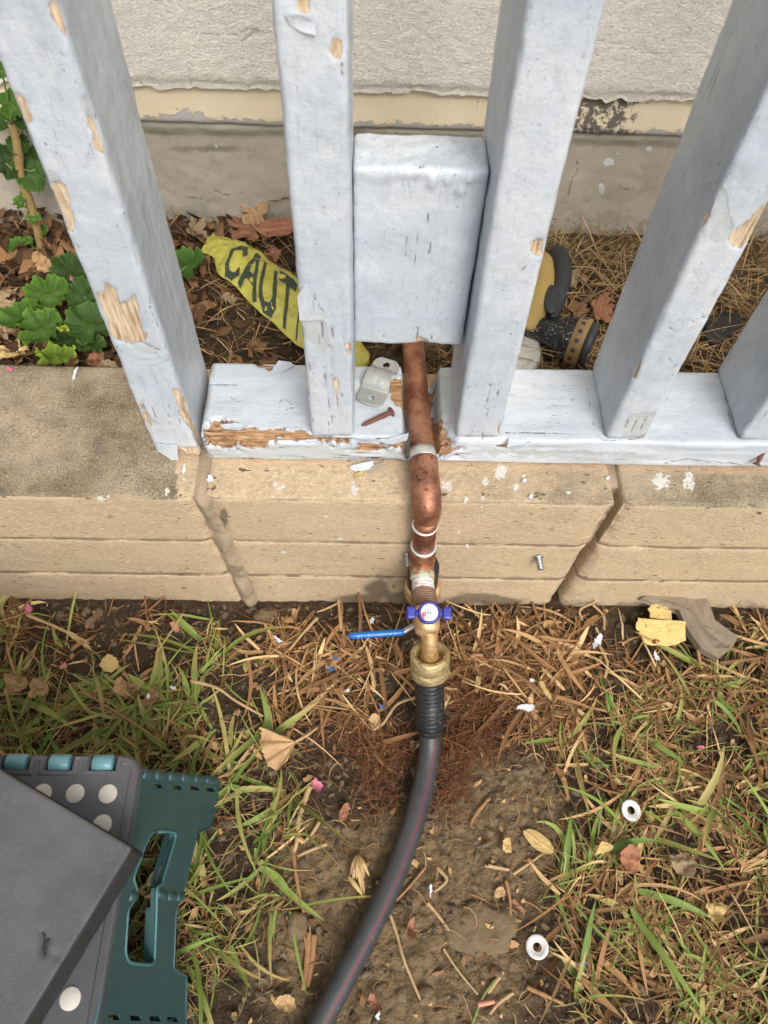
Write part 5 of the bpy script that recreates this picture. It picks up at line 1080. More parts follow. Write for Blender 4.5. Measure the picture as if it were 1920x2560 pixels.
# ------------------------------------------------------------------ leaves, chips, petals, twigs on lawn and ledge
def gg(px, py, dz=0.): p = G(px, py, .004); z = float(gz(np.array([p[0]]), np.array([p[1]]))[0]) + dz; return G(px, py, z), z
FL = 'dead leaves on the lawn soil'
def fleaf(px, py, r, kind, mat, label, seed, rz=0., tx=.1, ty=.1, curl=.3, cr=.3, dz=.008, **kw): _, z = gg(px, py); return leaf(px, py, z + dz, r, kind, mat, label, FL, seed, (tx, ty, rz), curl, cr, **kw)
def fan_leaf(stem, rim, z, label):
    st_ = np.array(stem, float); R0 = [np.array(p, float) for p in rim]; D = []
    for i in range(len(R0) - 1):
        for k in range(8): D.append(R0[i] + (R0[i + 1] - R0[i])*k/8)
    D.append(R0[-1]); rs = np.random.RandomState(5); na = len(D); V = []; ve = []
    for k in range(15):
        t = k/14.
        for i, p in enumerate(D):
            jag = 1 + (.03*rs.randn() if k == 14 else 0); q_ = st_ + (p - st_)*t*jag; w_ = G(q_[0], q_[1], z); u_ = i/(na - 1.)*5.5; vv_ = math.exp(-((u_ - round(u_))*(.4 + 5*t))**2*2); w_[2] += .0022*math.sin(u_*2*math.pi)*t + .006*t*t*math.sin(i/(na - 1.)*math.pi) - .0012*vv_*t; V.append(w_); ve.append(vv_)
    V = np.array(V); V[:, 2] += .004*fbm(V, 90, 3, 4); F = [(k*na + i, k*na + i + 1, (k + 1)*na + i + 1, (k + 1)*na + i) for k in range(14) for i in range(na - 1)]
    tag(mk('dead_leaf', V, F, DEAD_TAN, attrs={'vein': ve}), label, 'dead leaf', FL)
kL = lambda p: crop(0, 1450, .5787, p)
fan_leaf(kL([(1278, 700)])[0], kL([(1262, 690), (1200, 664), (1130, 643), (1124, 700), (1140, 762), (1165, 812), (1208, 824), (1245, 775), (1270, 715)]), .022, 'large tan fan shaped dry leaf left of the hose')
fleaf(38, 1715, 26, 'scrap', DEAD_TAN, 'curled tan leaf at the left photo edge below the wall', 4, 1.1, .3, .3, .7, .6)
fleaf(97, 1722, 23, 'scrap', DEAD_TAN, 'crumpled tan leaf in grass right of the left edge leaf', 5, .3, .3, .2, .7, .6)
fleaf(316, 1728, 32, 'scrap', DEAD_TAN, 'folded brown leaf in the grass left of the straw clump', 6, 2.1, .5, .2, .7, .6)
fleaf(372, 1752, 24, 'oval', DEAD_BRN, 'narrow brown leaf beside a white paint crumb in grass', 7, .8, .4, .2, .6, .5)
fleaf(278, 1655, 22, 'scrap', DEAD_YEL, 'small yellowish leaf lying in sparse grass below the wall', 8, .4, .5, .1, .2, .15, .012)
fleaf(937, 1803, 24, 'scrap', DEAD_TAN, 'small tan cupped leaf just left of the ribbed hose end', 9, .4, .3, .1, .8, .6)
fleaf(714, 2505, 21, 'scrap', DEAD_TAN, 'pale tan leaf scrap near the bottom edge left of the hose', 10, .4, .2, .1, .5, .5)
fleaf(860, 2032, 24, 'oval', DEAD_RED, 'pinkish red leaf half under straw left of the hose', 11, 1.2, .4, .3, .3, .2)
fleaf(1023, 2322, 22, 'oval', DEAD_RED, 'dark red curled leaf right of the hose beside a straw stalk', 12, 1.4, .5, .3, .8, .4)
fleaf(938, 2515, 20, 'oval', DEAD_RED, 'orange brown curled leaf near bottom edge right of the hose', 13, 2.3, .4, .4, .8, .5)
fleaf(1267, 2113, 15, 'scrap', DEAD_YEL, 'tiny yellow leaf scrap on bare soil right of the hose', 14, .5, .1, .1, .2, .3)
fleaf(1250, 2232, 15, 'scrap', DEAD_TAN, 'tiny tan leaf scrap beside the red twig on bare soil', 15, .5, .2, .1, .3, .4)
fleaf(1346, 2104, 38, 'oval', DEAD_YEL, 'long pale ribbed leaf at the soil edge left of the upper washer', 16, 2.5, .1, .1, .12, .1)
fleaf(1574, 2152, 32, 'scrap', DEAD_RED, 'rust red lobed leaf in the grass below the upper washer', 17, .6, .2, .2, .3, .4, .02)
fleaf(1705, 2160, 28, 'scrap', DEAD_GRY, 'dull brown ribbed leaf in grass right of the rust red leaf', 18, 2.6, .3, .2, .3, .4, .018)
fleaf(1785, 2280, 26, 'scrap', DEAD_YEL, 'crumpled yellow brown leaf deep in the right hand grass', 19, 2.6, .3, .2, .5, .5, .018)
fleaf(1500, 2120, 24, 'oval', DEAD_YEL, 'curled yellow leaf strip left of the rust red leaf', 20, .4, .6, .1, .8, .3, .016)
fleaf(440, 1566, 16, 'scrap', SALM, 'salmon coloured leaf scrap close under the wall at left', 21, .4, .3, .1, .3, .3)
fleaf(390, 2190, 24, 'oval', DEAD_YEL, 'small yellow leaf seen through grass beside the stool foot', 22, .9, .3, .2, .3, .3, .014)
# spotted yellow leaf pieces and grey shard by the wall
def plate(pts, z, mat, name, label, cat, thick=.0008, curl=.004, seed=1, group=None):
    P = [np.array(p, float) for p in pts]; Q = []
    for i in range(len(P)):
        a, b = P[i], P[(i + 1) % len(P)]
        for k in range(4): Q.append(a + (b - a)*k/4 + np.random.RandomState(seed*50 + i*4 + k).randn(2)*1.1)
    V, F = flake_geo([G(a, b, z) for a, b in Q], thick, curl, 0, seed, 4, (0, 0, 1)); o = mk(name, V, F, mat, smooth=False); return tag(o, label, cat, group)
k3 = lambda p: crop(1220, 1200, K, p)
plate(k3([(890, 815), (1160, 845), (1165, 950), (1100, 980), (940, 978), (900, 920), (872, 880)]), .020, SPOTY, 'spotted_leaf', 'wide yellow leaf with brown spots lying by the grey shard', 'leaf', .0008, .004, 3)
plate(k3([(950, 760), (990, 728), (1050, 728), (1085, 770), (1090, 835), (960, 820)]), .017, SPOTY, 'yellow_leaf', 'small upright yellow leaf tucked behind the spotted leaf', 'leaf', .0008, .003, 4)
sh = [(880, 735), (1100, 662), (1200, 690), (1280, 745), (1330, 845), (1470, 940), (1440, 1000), (1350, 1072), (1250, 1010), (1160, 900), (1090, 790), (1000, 745)]
P3 = [G(*p, .010) for p in k3(sh)]; V, F = flake_geo(P3, .009, .004, .002, 5, 4, (0, 0, 1)); V[:, 2] += .012*np.clip((V[:, 1] - .31)/.05, -.3, 1) + .0016*fbm(V, 70, 4, 3); pxs = toPx(V); V[:, 2] += .010*np.exp(-(linedist(pxs, k3([(1090, 670), (1180, 820), (1330, 1060)]))/22)**2) - .006*np.exp(-(linedist(pxs, k3([(1200, 690), (1300, 850), (1420, 960)]))/22)**2); tag(mk('grey_shard', V, F, STONE, smooth=False), 'grey brown bent shard of board lying against the wall at right', 'shard')
# paint chips
CG = 'pale paint chips fallen from the fence'
def chip(px, py, w, h, rz, z, label, seed, mat=CHIP, curl=.0015, name='paint_chip', cat='paint chip', group=CG):
    rs = np.random.RandomState(seed); n = 9; pts = []
    for k in range(n):
        a = 2*np.pi*k/n; r = 1 + .28*rs.randn(); x, y = .44*w*math.cos(a)*r, .44*h*math.sin(a)*r; pts.append((px + x*math.cos(rz) - y*math.sin(rz), py + x*math.sin(rz) + y*math.cos(rz)))
    return plate(pts, z, mat, name, label, cat, .0006, curl, seed, group)
zl = ZL + .0035
plate(c5([(645, 1350), (700, 1322), (785, 1312), (790, 1335), (760, 1362), (680, 1374)]), zl + .001, CHIP, 'paint_chip', 'large pale blue paint chip on the ledge left of the copper elbow', 'paint chip', .0006, .002, 31, CG)
plate(c5([(762, 1366), (800, 1330), (858, 1312), (860, 1330), (810, 1362), (775, 1374)]), zl, CHIPD, 'paint_chip', 'brown backed paint chip beside the large pale chip on the ledge', 'paint chip', .0006, .002, 32, CG)
chip(460, 1177, 10, 26, .1, zl, 'narrow pale paint chip on the ledge under the end post', 33)
chip(525, 1199, 20, 18, .2, zl, 'squarish pale paint chip on the ledge right of the end post', 34)
chip(186, 937, 9, 38, .4, ZL + .012, 'white sliver of paint at the back of the ledge below the geranium', 35, curl=.004)
for px, py, w, h, rz, s_, lb in ((1327, 1242, 9, 14, .2, 41, 'tiny pale paint crumb on the front edge of the ledge'), (1519, 1196, 9, 10, 1, 42, 'tiny pale paint crumb just left of the ledge crack'), (1311, 1203, 10, 8, .3, 43, 'tiny pale paint crumb midway between elbow and ledge crack')): chip(px, py, w, h, rz, zl, lb, s_, group='tiny paint crumbs on the ledge')
for px, py, w, h, rz, lab, s_ in ((1315, 1768, 56, 22, -.05, 'widest white paint chip, on bare soil right of the brass nut', 51), (1493, 1606, 20, 44, .6, 'white paint chip beside a green blade below the wall', 52), (1642, 1641, 10, 30, -.4, 'thin white paint sliver on soil below the spotted leaf', 53), (697, 1600, 30, 12, .7, 'white paint chip on straw left of the lever', 54), (930, 1552, 14, 18, .2, 'white paint crumb just above the blue lever grip', 55),
                                  (370, 1741, 14, 12, .2, 'white paint crumb on a folded leaf in left grass', 56), (432, 1720, 12, 10, .6, 'white paint crumb in grass above the teal stool panel', 57), (868, 1727, 16, 8, -.5, 'white paint crumb on straw left of the brass nut', 58), (945, 2540, 14, 22, .2, 'white paint crumb at the bottom edge beside the hose', 59), (1077, 2226, 8, 30, .1, 'bluish white sliver on straw right of the hose', 60), (1330, 1700, 14, 12, .4, 'white paint crumb above the widest chip', 61)):
    _, z = gg(px, py); chip(px, py, w, h, rz, z + .012, lab, s_)
for px, py, w, h, lab, mat, s_ in ((72, 1525, 20, 30, 'bright pink petal under the wall at left', PINK, 71), (160, 1667, 20, 24, 'salmon pink petal in the left grass', SALM, 72), (792, 1959, 32, 30, 'crumpled pink flower on soil left of the hose', PINK, 73), (139, 1572, 16, 10, 'small magenta petal between grass blades at left', PINK, 74), (28, 925, 24, 8, 'reddish petal at the back edge of the ledge', PINK, 75), (180, 698, 14, 9, 'pink petal resting on a geranium leaf', PINK, 76), (1750, 1868, 18, 10, 'reddish pink petal in the upper right grass', PINK, 77)):
    z = {75: ZL + .004, 76: ZB + .055}.get(s_) or gg(px, py)[1] + .012
    chip(px, py, w, h, .3, z, lab, s_, mat, .006, 'petal', 'petal', 'fallen petals')
for px, py, w, h, lab, s_ in ((840, 1646, 16, 12, 'blue plastic scrap on straw, the one nearer the lever', 81), (828, 1672, 22, 8, 'blue plastic scrap on straw, the longer one farther from the lever', 82), (956, 1767, 20, 7, 'faded blue scrap left of the ribbed hose end', 83), (1463, 2410, 11, 10, 'tiny blue scrap right of the lower washer', 84)):
    _, z = gg(px, py); chip(px, py, w, h, .4, z + .012, lab, s_, BLUEB, .002, 'blue_scrap', 'plastic scrap', 'blue plastic scraps')
plate([(884, 1189), (897, 1178), (912, 1176), (906, 1188), (890, 1194)], zl, DEAD_YEL, 'orange_leaf', 'tiny orange leaflet on the ledge below the large paint chip', 'leaf', .0005, .001, 91)
# stalks and twigs
k5 = lambda p: crop(600, 1860, K, p); k6 = lambda p: crop(1220, 1860, K, p); k2 = lambda p: crop(600, 1200, K, p); k1 = lambda p: crop(0, 1200, K, p)
def stalk(pts, r, mat, label, name='straw_stalk', cat='straw', dz=.004, flat=.7, lift=0.):
    P = []
    for i, (a, b) in enumerate(pts): p, z = gg(a, b, dz); P.append(p + [0, 0, lift*(i % 2)])
    Q = spline(P, 6*len(P)); rr_ = np.full(len(Q), r); rr_ *= 1 + .07*np.random.RandomState(len(label)).randn(len(Q)); rr_ *= np.linspace(1.1, .75, len(Q)); rr_[-1] *= .4
    V, F = tube(Q, np.clip(rr_, r*.5, r*1.6), 7, flat=flat); o = mk(name, V, F, mat, origin=P[0]); tag(o, label, cat, 'stalks and twigs lying on the soil')
stalk(k5([(890, 1010), (930, 1130), (965, 1260), (1020, 1400), (1080, 1540)]), .0016, STRAW, 'long straw stalk with a node lying on soil right of the hose')
stalk(k5([(405, 1115), (400, 1260), (372, 1460)]), .0034, BARK, 'left bark strip of the split pair on soil left of the hose', 'bark_strip', 'bark')
stalk(k5([(440, 1128), (428, 1280), (400, 1440)]), .0030, BARK, 'right bark strip of the split pair on soil left of the hose', 'bark_strip', 'bark')
stalk(k5([(310, 600), (330, 760), (350, 880), (378, 1010)]), .0022, BARK, 'upright reddish twig on soil at the left grass edge', 'twig', 'twig')
stalk(k5([(415, 250), (385, 330), (350, 450), (340, 560), (320, 640)]), .0028, STRAW, 'pale dry grass spike above the reddish twig')
stalk(k5([(470, 460), (420, 540), (360, 590)]), .0018, STRAW, 'short pinkish straw beside the pale grass spike')
stalk(k5([(515, 592), (440, 620), (360, 655)]), .0020, STRAW, 'short tan straw crossing the reddish twig')
stalk(k5([(1205, 1210), (1290, 1340), (1410, 1485)]), .0012, STRAW, 'thin greenish straw on soil near bottom right')
stalk(k5([(1165, 730), (1225, 805), (1150, 875)]), .0018, STRAW, 'bent straw forming a hook right of the hose')
stalk(k5([(1110, 940), (1170, 1010), (1240, 1105)]), .0018, STRAW, 'straw ending at the big flat clod right of the hose')
stalk(k5([(1100, 730), (990, 860), (890, 960)]), .0014, BARK, 'thin brown stem leaning along the right side of the hose', 'twig', 'twig')
stalk(k5([(1480, 320), (1410, 400), (1370, 470), (1385, 500)]), .0018, BARK, 'curved brown twig on soil below the root mat', 'twig', 'twig')
stalk(k5([(1575, 810), (1600, 930), (1600, 1075)]), .0018, BARK, 'reddish brown stem above the flat clod', 'twig', 'twig')
stalk(k5([(1450, 722), (1595, 748)]), .0014, STRAW, 'short straight straw on bare soil right of the hose')
stalk(k6([(150, 770), (240, 710), (330, 645)]), .0014, STRAW, 'thin dark stalk of the long pale leaf', 'twig', 'twig')
stalk(k5([(1560, 1350), (1450, 1480), (1380, 1650)]), .0014, PETI, 'green grass stalk curving down at bottom centre right', 'grass_stalk', 'grass stalk')
stalk(k5([(1620, 1475), (1540, 1530), (1480, 1600)]), .0016, STRAW, 'cream coloured straw at the bottom edge right of the hose')
stalk(k5([(1410, 1545), (1510, 1525)]), .0022, SALM, 'short pink flat straw at the bottom edge', dz=.006)
stalk(k6([(0, 720), (130, 745)]), .0016, STRAW, 'pale short straw left of the yellow leaf scrap')
stalk(k6([(230, 1440), (340, 1490), (450, 1540)]), .0020, BARK, 'brown stem at bottom edge right of the soil', 'twig', 'twig')
stalk(k6([(90, 1350), (0, 1475)]), .0020, STRAW, 'thick straw below the flat clod')
stalk(k6([(145, 920), (220, 1000)]), .0026, DEAD_RED, 'red brown pod on soil above the lower washer', 'seed_pod', 'seed pod')
stalk(k1([(160, 800), (330, 870), (520, 960)]), .0018, STRAW, 'long pale seed stalk across the upper left grass', dz=.03)
stalk(k1([(1085, 790), (1000, 920), (920, 1030)]), .0012, STRAW, 'thin straw slanting down from the wall at left', dz=.02)
stalk(k1([(480, 1250), (760, 1420), (980, 1570)]), .0013, BARK, 'long thin reddish stem across the left grass', 'twig', 'twig', dz=.03)
stalk(k1([(1130, 1190), (1280, 1230), (1400, 1310), (1560, 1400)]), .0016, STRAW, 'pale arching straw left of the brown straw clump', dz=.03)
stalk(k2([(1040, 1290), (930, 1330), (850, 1440), (790, 1480)]), .0017, STRAW, 'folded tan straw running up to the ribbed hose end', dz=.012)
stalk(k2([(460, 815), (380, 900), (290, 1010)]), .0018, STRAW, 'straw slanting below the wall left of the lever', dz=.012)
stalk(k2([(330, 1550), (400, 1510), (460, 1465)]), .0016, STRAW, 'stalk of the large fan shaped leaf', dz=.018)
stalk(k3([(570, 890), (520, 980), (440, 1100)]), .0016, BARK, 'grey brown stem on soil right of the brass nut', 'twig', 'twig', dz=.010)
stalk(k3([(560, 830), (545, 770), (620, 730), (680, 690)]), .0014, STRAW, 'looped pale straw at the foot of the wall right of the nut', dz=.015)
stalk(k3([(620, 740), (680, 800), (690, 890)]), .0015, STRAW, 'grey green bent straw by the white chip below the wall', dz=.015)
stalk(k3([(660, 980), (705, 1080), (690, 1170)]), .0018, STRAW, 'yellow curled straw below the white chip at right', dz=.012)
stalk(k3([(310, 1195), (340, 1250), (390, 1310)]), .0034, DEAD_YEL, 'yellow green seed pod on soil above the widest chip', 'seed_pod', 'seed pod', dz=.008)
# pale dried seed head left of the hose
sd = empty('dried_flower', gg(889, 2140)[0], 'pale cream dried seed head splayed on soil left of the hose', 'dried flower')
for i, (a, b) in enumerate((((690, 660), (650, 790)), ((690, 660), (665, 840)), ((695, 660), (690, 800)), ((700, 660), (742, 920)), ((700, 660), (740, 790)), ((705, 660), (765, 780)), ((690, 670), (725, 900)), ((640, 780), (740, 915)))):
    q0, q1 = k5([a])[0], k5([b])[0]; p0, p1 = gg(*q0, .010)[0], gg(*q1, .007 + .002*(i % 3))[0]; V, F = tube(spline([p0, (p0 + p1)/2 + [0, 0, .005], p1], 9), np.interp(np.linspace(0, 1, 9), [0, .4, 1], [.0012, .0026, .0005]), 7, flat=.5); mk('husk', V, F, STRAW if i < 5 else DEAD_YEL, sd)
# clods
def clod(px, py, rx, ry, h, label, seed, z=-.002):
    c = gg(px, py)[0]; c[2] += z; n = 28; V = [(0, 0, 1)]; F = []
    for i in range(1, 9):
        ph_ = i/8*np.pi*.55
        for j in range(n): a_ = 2*np.pi*j/n; V.append((math.sin(ph_)*math.cos(a_), math.sin(ph_)*math.sin(a_), math.cos(ph_)))
    F = [(0, 1 + j, 1 + (j + 1) % n) for j in range(n)] + [(1 + i*n + j, 1 + (i + 1)*n + j, 1 + (i + 1)*n + (j + 1) % n, 1 + i*n + (j + 1) % n) for i in range(7) for j in range(n)]
    V = np.array(V); V = V*(1 + .45*fbm(V + seed, 1.7, 4, seed))[:, None]*[rx, ry, h]; V += c; V += .0024*np.stack([fbm(V, 150, 3, k) for k in (1, 2, 3)], 1); tag(mk('soil_clod', V, F, CLOD, origin=c), label, 'clod', 'dry soil clods')
clod(1205, 2318, .034, .023, .0055, 'large flat dry clod of soil left of the lower washer', 3)
clod(738, 2310, .012, .014, .012, 'rounded clod beside a thin green blade left of the hose', 5)
clod(700, 2430, .010, .010, .010, 'small rounded clod left of the split bark pair', 7)
clod(665, 1540, .016, .011, .010, 'brown clod at the foot of the wall left of the lever', 9)
clod(1345, 1720, .014, .012, .010, 'dark rounded clod above the widest paint chip', 11)
clod(1065, 2490, .010, .009, .009, 'rounded clod near the bottom edge right of the hose', 13)

# ------------------------------------------------------------------ grass, straw, roots, crumbs (nobody could count these)
def blades(name, label, cat, base, az, el0, bend, L, W, col, segs=6, fold=.35, wob=.3, tipcol=None, mat=None, floor=.001, seed=0):
    n = len(base); rs = np.random.RandomState(seed); k = segs + 1; t = np.linspace(0, 1, k)
    el = el0[:, None] - bend[:, None]*t[None] + .0; a = az[:, None] + (rs.randn(n, 1)*wob)*t[None]*1.6
    step_ = (L/segs)[:, None]; dx = np.cos(el)*np.cos(a)*step_; dy = np.cos(el)*np.sin(a)*step_; dz = np.sin(el)*step_
    c = np.zeros((n, k, 3)); c[:, 1:, 0] = np.cumsum(dx[:, :-1], 1); c[:, 1:, 1] = np.cumsum(dy[:, :-1], 1); c[:, 1:, 2] = np.cumsum(dz[:, :-1], 1); c += base[:, None]
    g_ = gz(c[..., 0].ravel(), c[..., 1].ravel()).reshape(n, k) if floor is not None else np.full((n, k), ZB - .004)
    fl = (floor if floor is not None else .001)
    c[..., 2] = np.maximum(c[..., 2], g_ + fl + rs.rand(n, 1)*.008)
    prof = np.interp(t, [0, .12, .45, .8, 1], [.55, .9, 1., .6, .04]); roll = rs.randn(n, 1)*.5
    px_, py_ = -np.sin(a), np.cos(a); w = (W[:, None]*prof[None])/2
    side = np.stack([px_*np.cos(roll), py_*np.cos(roll), np.sin(roll) + 0*px_], -1)
    Lf, Rt = c + side*w[..., None], c - side*w[..., None]; Md = c.copy(); Md[..., 2] -= w*fold*2*.5
    V = np.stack([Lf, Md, Rt], 2).reshape(-1, 3)
    I = np.arange(n*k*3).reshape(n, k, 3)
    q = np.concatenate([np.stack([I[:, :-1, j], I[:, 1:, j], I[:, 1:, j + 1], I[:, :-1, j + 1]], -1).reshape(-1, 4) for j in (0, 1)])
    tc = col if tipcol is None else tipcol
    f_ = (t**2)[None, :, None]; cc = col[:, None]*(1 - f_) + tc[:, None]*f_; C = np.repeat(cc[:, :, None], 3, 2).reshape(-1, 3)
    o = mk(name, V, q, mat or BLADE, origin=(0, 0, 0), colors=np.clip(C, 0, 1)); return tag(o, label, cat, kind='stuff')
rg_ = np.random.RandomState(11)
LAWN_L = [(40, 1440, .02, .6), (120, 1390, .018, .6), (430, 1390, .018, .9), (470, 1430, .018, .8), (200, 1350, .014, .4), (330, 1390, .014, .4), (60, 1540, .035, .8), (180, 1550, .03, 1.), (300, 1560, .03, 1.), (400, 1540, .03, 1.), (120, 1610, .035, 1.), (250, 1610, .03, 1.), (420, 1600, .03, 1.), (360, 1640, .025, 1.), (510, 1560, .025, .9), (540, 1650, .022, 1.), (500, 1720, .022, 1.), (580, 1700, .016, .8), (560, 1800, .02, 1.), (500, 1850, .022, 1.), (450, 1920, .022, 1.), (550, 1900, .018, .9), (440, 2050, .022, 1.), (480, 2000, .022, .9), (430, 2150, .02, 1.), (590, 1960, .01, .5), (350, 1850, .03, 1.), (340, 1980, .03, 1.), (280, 2080, .03, .8)]
LAWN_R = [(1330, 1470, .02, .25), (1400, 1500, .02, .5), (1300, 1580, .025, .5), (1250, 1640, .02, .5), (1380, 1590, .025, .7), (1480, 1540, .03, .8), (1600, 1480, .03, .8), (1560, 1600, .03, 1.), (1640, 1580, .03, 1.), (1450, 1650, .03, 1.), (1340, 1680, .025, .9), (1600, 1700, .035, 1.), (1500, 1750, .03, 1.), (1400, 1770, .02, .8), (1640, 1800, .035, 1.), (1540, 1850, .035, 1.), (1420, 1860, .025, .9), (1300, 1860, .022, .9), (1240, 1900, .016, .8), (1360, 1950, .025, 1.), (1480, 1960, .03, 1.), (1600, 1950, .035, 1.), (1270, 2010, .018, .8), (1400, 2060, .025, 1.), (1320, 2100, .022, .8), (1520, 2080, .03, 1.), (1640, 2080, .035, 1.), (1420, 2170, .025, .9), (1550, 2180, .03, 1.), (1280, 2180, .015, .7), (1560, 1390, .015, .4), (1610, 1350, .01, .5)]
STRAWC = [(640, 1400, .022, .9), (720, 1440, .025, 1.2), (600, 1460, .022, .9), (760, 1500, .025, 1.2), (660, 1520, .025, 1.), (840, 1460, .022, 1.2), (860, 1540, .018, .8), (600, 1540, .015, .6), (820, 1380, .02, .9), (540, 1340, .018, .4), (980, 1360, .022, 1.), (1040, 1330, .02, 1.), (1010, 1440, .022, 1.), (1080, 1400, .022, .9), (960, 1500, .018, .8), (1060, 1480, .02, .7), (1160, 1380, .022, .8), (1240, 1330, .02, .8), (900, 1350, .02, .7), (300, 1335, .02, .6), (200, 1350, .02, .4), (60, 1400, .03, .5)]
THATR = [(1180, 1440, .02, .8), (1250, 1410, .02, .9), (1320, 1410, .02, .9), (1400, 1430, .02, .8), (1200, 1520, .02, .7), (1300, 1500, .02, .8), (1130, 1500, .02, .7), (1150, 1580, .015, .5), (1480, 1450, .02, .7), (1220, 1580, .015, .6)]
ROOTC = [(800, 1600, .018, 1.), (860, 1650, .016, 1.2), (760, 1640, .014, .8), (820, 1700, .014, .9), (960, 1620, .016, 1.), (1000, 1560, .018, 1.), (1040, 1600, .016, 1.), (980, 1690, .014, .9), (1050, 1520, .018, .8), (930, 1740, .012, .8), (700, 1620, .012, .5), (1000, 1480, .018, .6)]
def sample(n, maps, x=(-.62, .75), y=(-.20, .352), outside=.8, base=0., seed=0):
    rs = np.random.RandomState(seed); out = []
    got = 0
    while got < n:
        P = np.stack([rs.uniform(*x, 6*n), rs.uniform(*y, 6*n), np.zeros(6*n)], 1); d = np.clip(gauss(P, maps), 0, 1)**1.3 + base
        d = np.where((P[:, 0] < -.40) | (P[:, 0] > .47), outside, d); d *= np.clip(.55 + 2.4*fbm(P, 30, 2, 3), 0.02, 1.2)
        d = np.where((P[:, 1] < .03) & (P[:, 0] > -.12) & (P[:, 0] < .20), d*.35, d)
        d = np.where(np.hypot(P[:, 0] - .063, P[:, 1] - .30) < .03, 0, d)
        Pk = P[rs.rand(len(P)) < d]; out.append(Pk); got += len(Pk)
    return np.concatenate(out)[:n]
def near_hose(P, r): return np.min(np.hypot(P[:, None, 0] - HP[None, ::3, 0], P[:, None, 1] - HP[None, ::3, 1]), axis=1) < r
# green blades in little tufts
C_ = np.concatenate([sample(560, LAWN_L, seed=1), sample(440, LAWN_R, seed=21)]); C_ = C_[~near_hose(C_, .03)]; reps = rg_.randint(2, 6, len(C_)); base = np.repeat(C_, reps, 0) + rg_.randn(reps.sum(), 3)*[.0035, .0035, 0]
n = len(base); base[:, 2] = gz(base[:, 0], base[:, 1]) - .002; az = np.repeat(rg_.rand(len(C_))*6.28, reps) + rg_.randn(n)*1.1
L = rg_.gamma(3.2, .0145, n).clip(.016, .105); Wd = (rg_.gamma(3, .00118, n)*(L/.045)**.4).clip(.0012, .0074)
g0, g1, g2 = np.array([.092, .160, .032]), np.array([.20, .255, .060]), np.array([.33, .28, .11]); m_ = rg_.rand(n, 1); yl = (rg_.rand(n, 1) < .22)
col = np.where(yl, g1*(1 - m_) + g2*m_, g0*(1 - m_) + g1*m_); tip = np.where(rg_.rand(n, 1) < .45, np.array([.36, .24, .10]), col*1.1)
blades('green_grass', 'green grass blades growing in tufts from the lawn soil', 'grass', base, az, rg_.uniform(.08, .85, n), rg_.uniform(.3, 1.2, n), L, Wd, col, 7, .4, .35, tip, seed=2)
# fine short green shoots
base = sample(3200, LAWN_L + LAWN_R, seed=4); base = base[~near_hose(base, .022)]; n = len(base); base[:, 2] = gz(base[:, 0], base[:, 1]) - .001; m_ = rg_.rand(n, 1)
blades('fine_grass', 'thin short green and yellowing shoots between the grass blades', 'grass', base, rg_.rand(n)*6.28, rg_.uniform(.1, 1.1, n), rg_.uniform(.2, 1.2, n), rg_.gamma(5, .0058, n).clip(.008, .06), rg_.uniform(.0007, .0016, n), g0*(1 - m_) + g2*m_, 5, .3, .5, seed=5)
# dead brown blades
base = np.concatenate([sample(2100, STRAWC, seed=6, outside=.3), sample(1000, LAWN_L, seed=27), sample(420, THATR, seed=34, outside=.05), sample(4000, LAWN_R, seed=7)]); base = base[~near_hose(base, .022)]; n = len(base); base[:, 2] = gz(base[:, 0], base[:, 1]) + .002
s0, s1, s2 = np.array([.11, .052, .022]), np.array([.33, .185, .085]), np.array([.54, .40, .21]); m_ = rg_.rand(n, 1)**1.25; col = np.where(m_ < .6, s0 + (s1 - s0)*m_/.6, s1 + (s2 - s1)*(m_ - .6)/.4)
blades('dry_grass', 'brown dead grass blades lying flat and tangled on the lawn', 'dry grass', base, rg_.rand(n)*6.28, rg_.uniform(-.05, .5, n), rg_.uniform(.1, .9, n), rg_.gamma(3, .0115, n).clip(.008, .085), rg_.gamma(2.5, .00115, n).clip(.0007, .0072), col, 6, .35, .28, col*rg_.uniform(.8, 1.2, (n, 1)), DRYM, seed=8)
# thatch
base = np.concatenate([sample(2600, LAWN_L, seed=29, outside=.3), sample(7000, LAWN_R, seed=9, base=.04), sample(3000, STRAWC, seed=10, outside=.2), sample(2200, THATR, seed=33, outside=.05)]); base = base[~near_hose(base, .018)]; n = len(base); base[:, 2] = gz(base[:, 0], base[:, 1]) + .001
m_ = rg_.rand(n, 1); col = np.array([.095, .040, .017])*(1 - m_) + np.array([.36, .20, .09])*m_
blades('thatch', 'fine reddish brown thatch fibres matted over the soil', 'thatch', base, rg_.rand(n)*6.28, rg_.uniform(-.1, .5, n), rg_.uniform(.0, .9, n), rg_.gamma(4, .0052, n).clip(.006, .045), rg_.uniform(.0005, .0016, n), col, 4, .2, .4, None, DRYM, seed=12)
# hair roots round the pipe
base = sample(2600, ROOTC, seed=13, outside=0.02); base = base[~near_hose(base, .014)]; n = len(base); base[:, 2] = gz(base[:, 0], base[:, 1]) + .001
m_ = rg_.rand(n, 1); col = np.array([.055, .020, .010])*(1 - m_) + np.array([.20, .085, .036])*m_
blades('hair_roots', 'mat of reddish hair roots round the foot of the hose', 'roots', base, rg_.rand(n)*6.28, rg_.uniform(-.1, .7, n), rg_.uniform(-.2, 1.0, n), rg_.gamma(4, .0058, n).clip(.008, .05), rg_.uniform(.0004, .0009, n), col, 7, .1, 1.6, None, DRYM, seed=14)
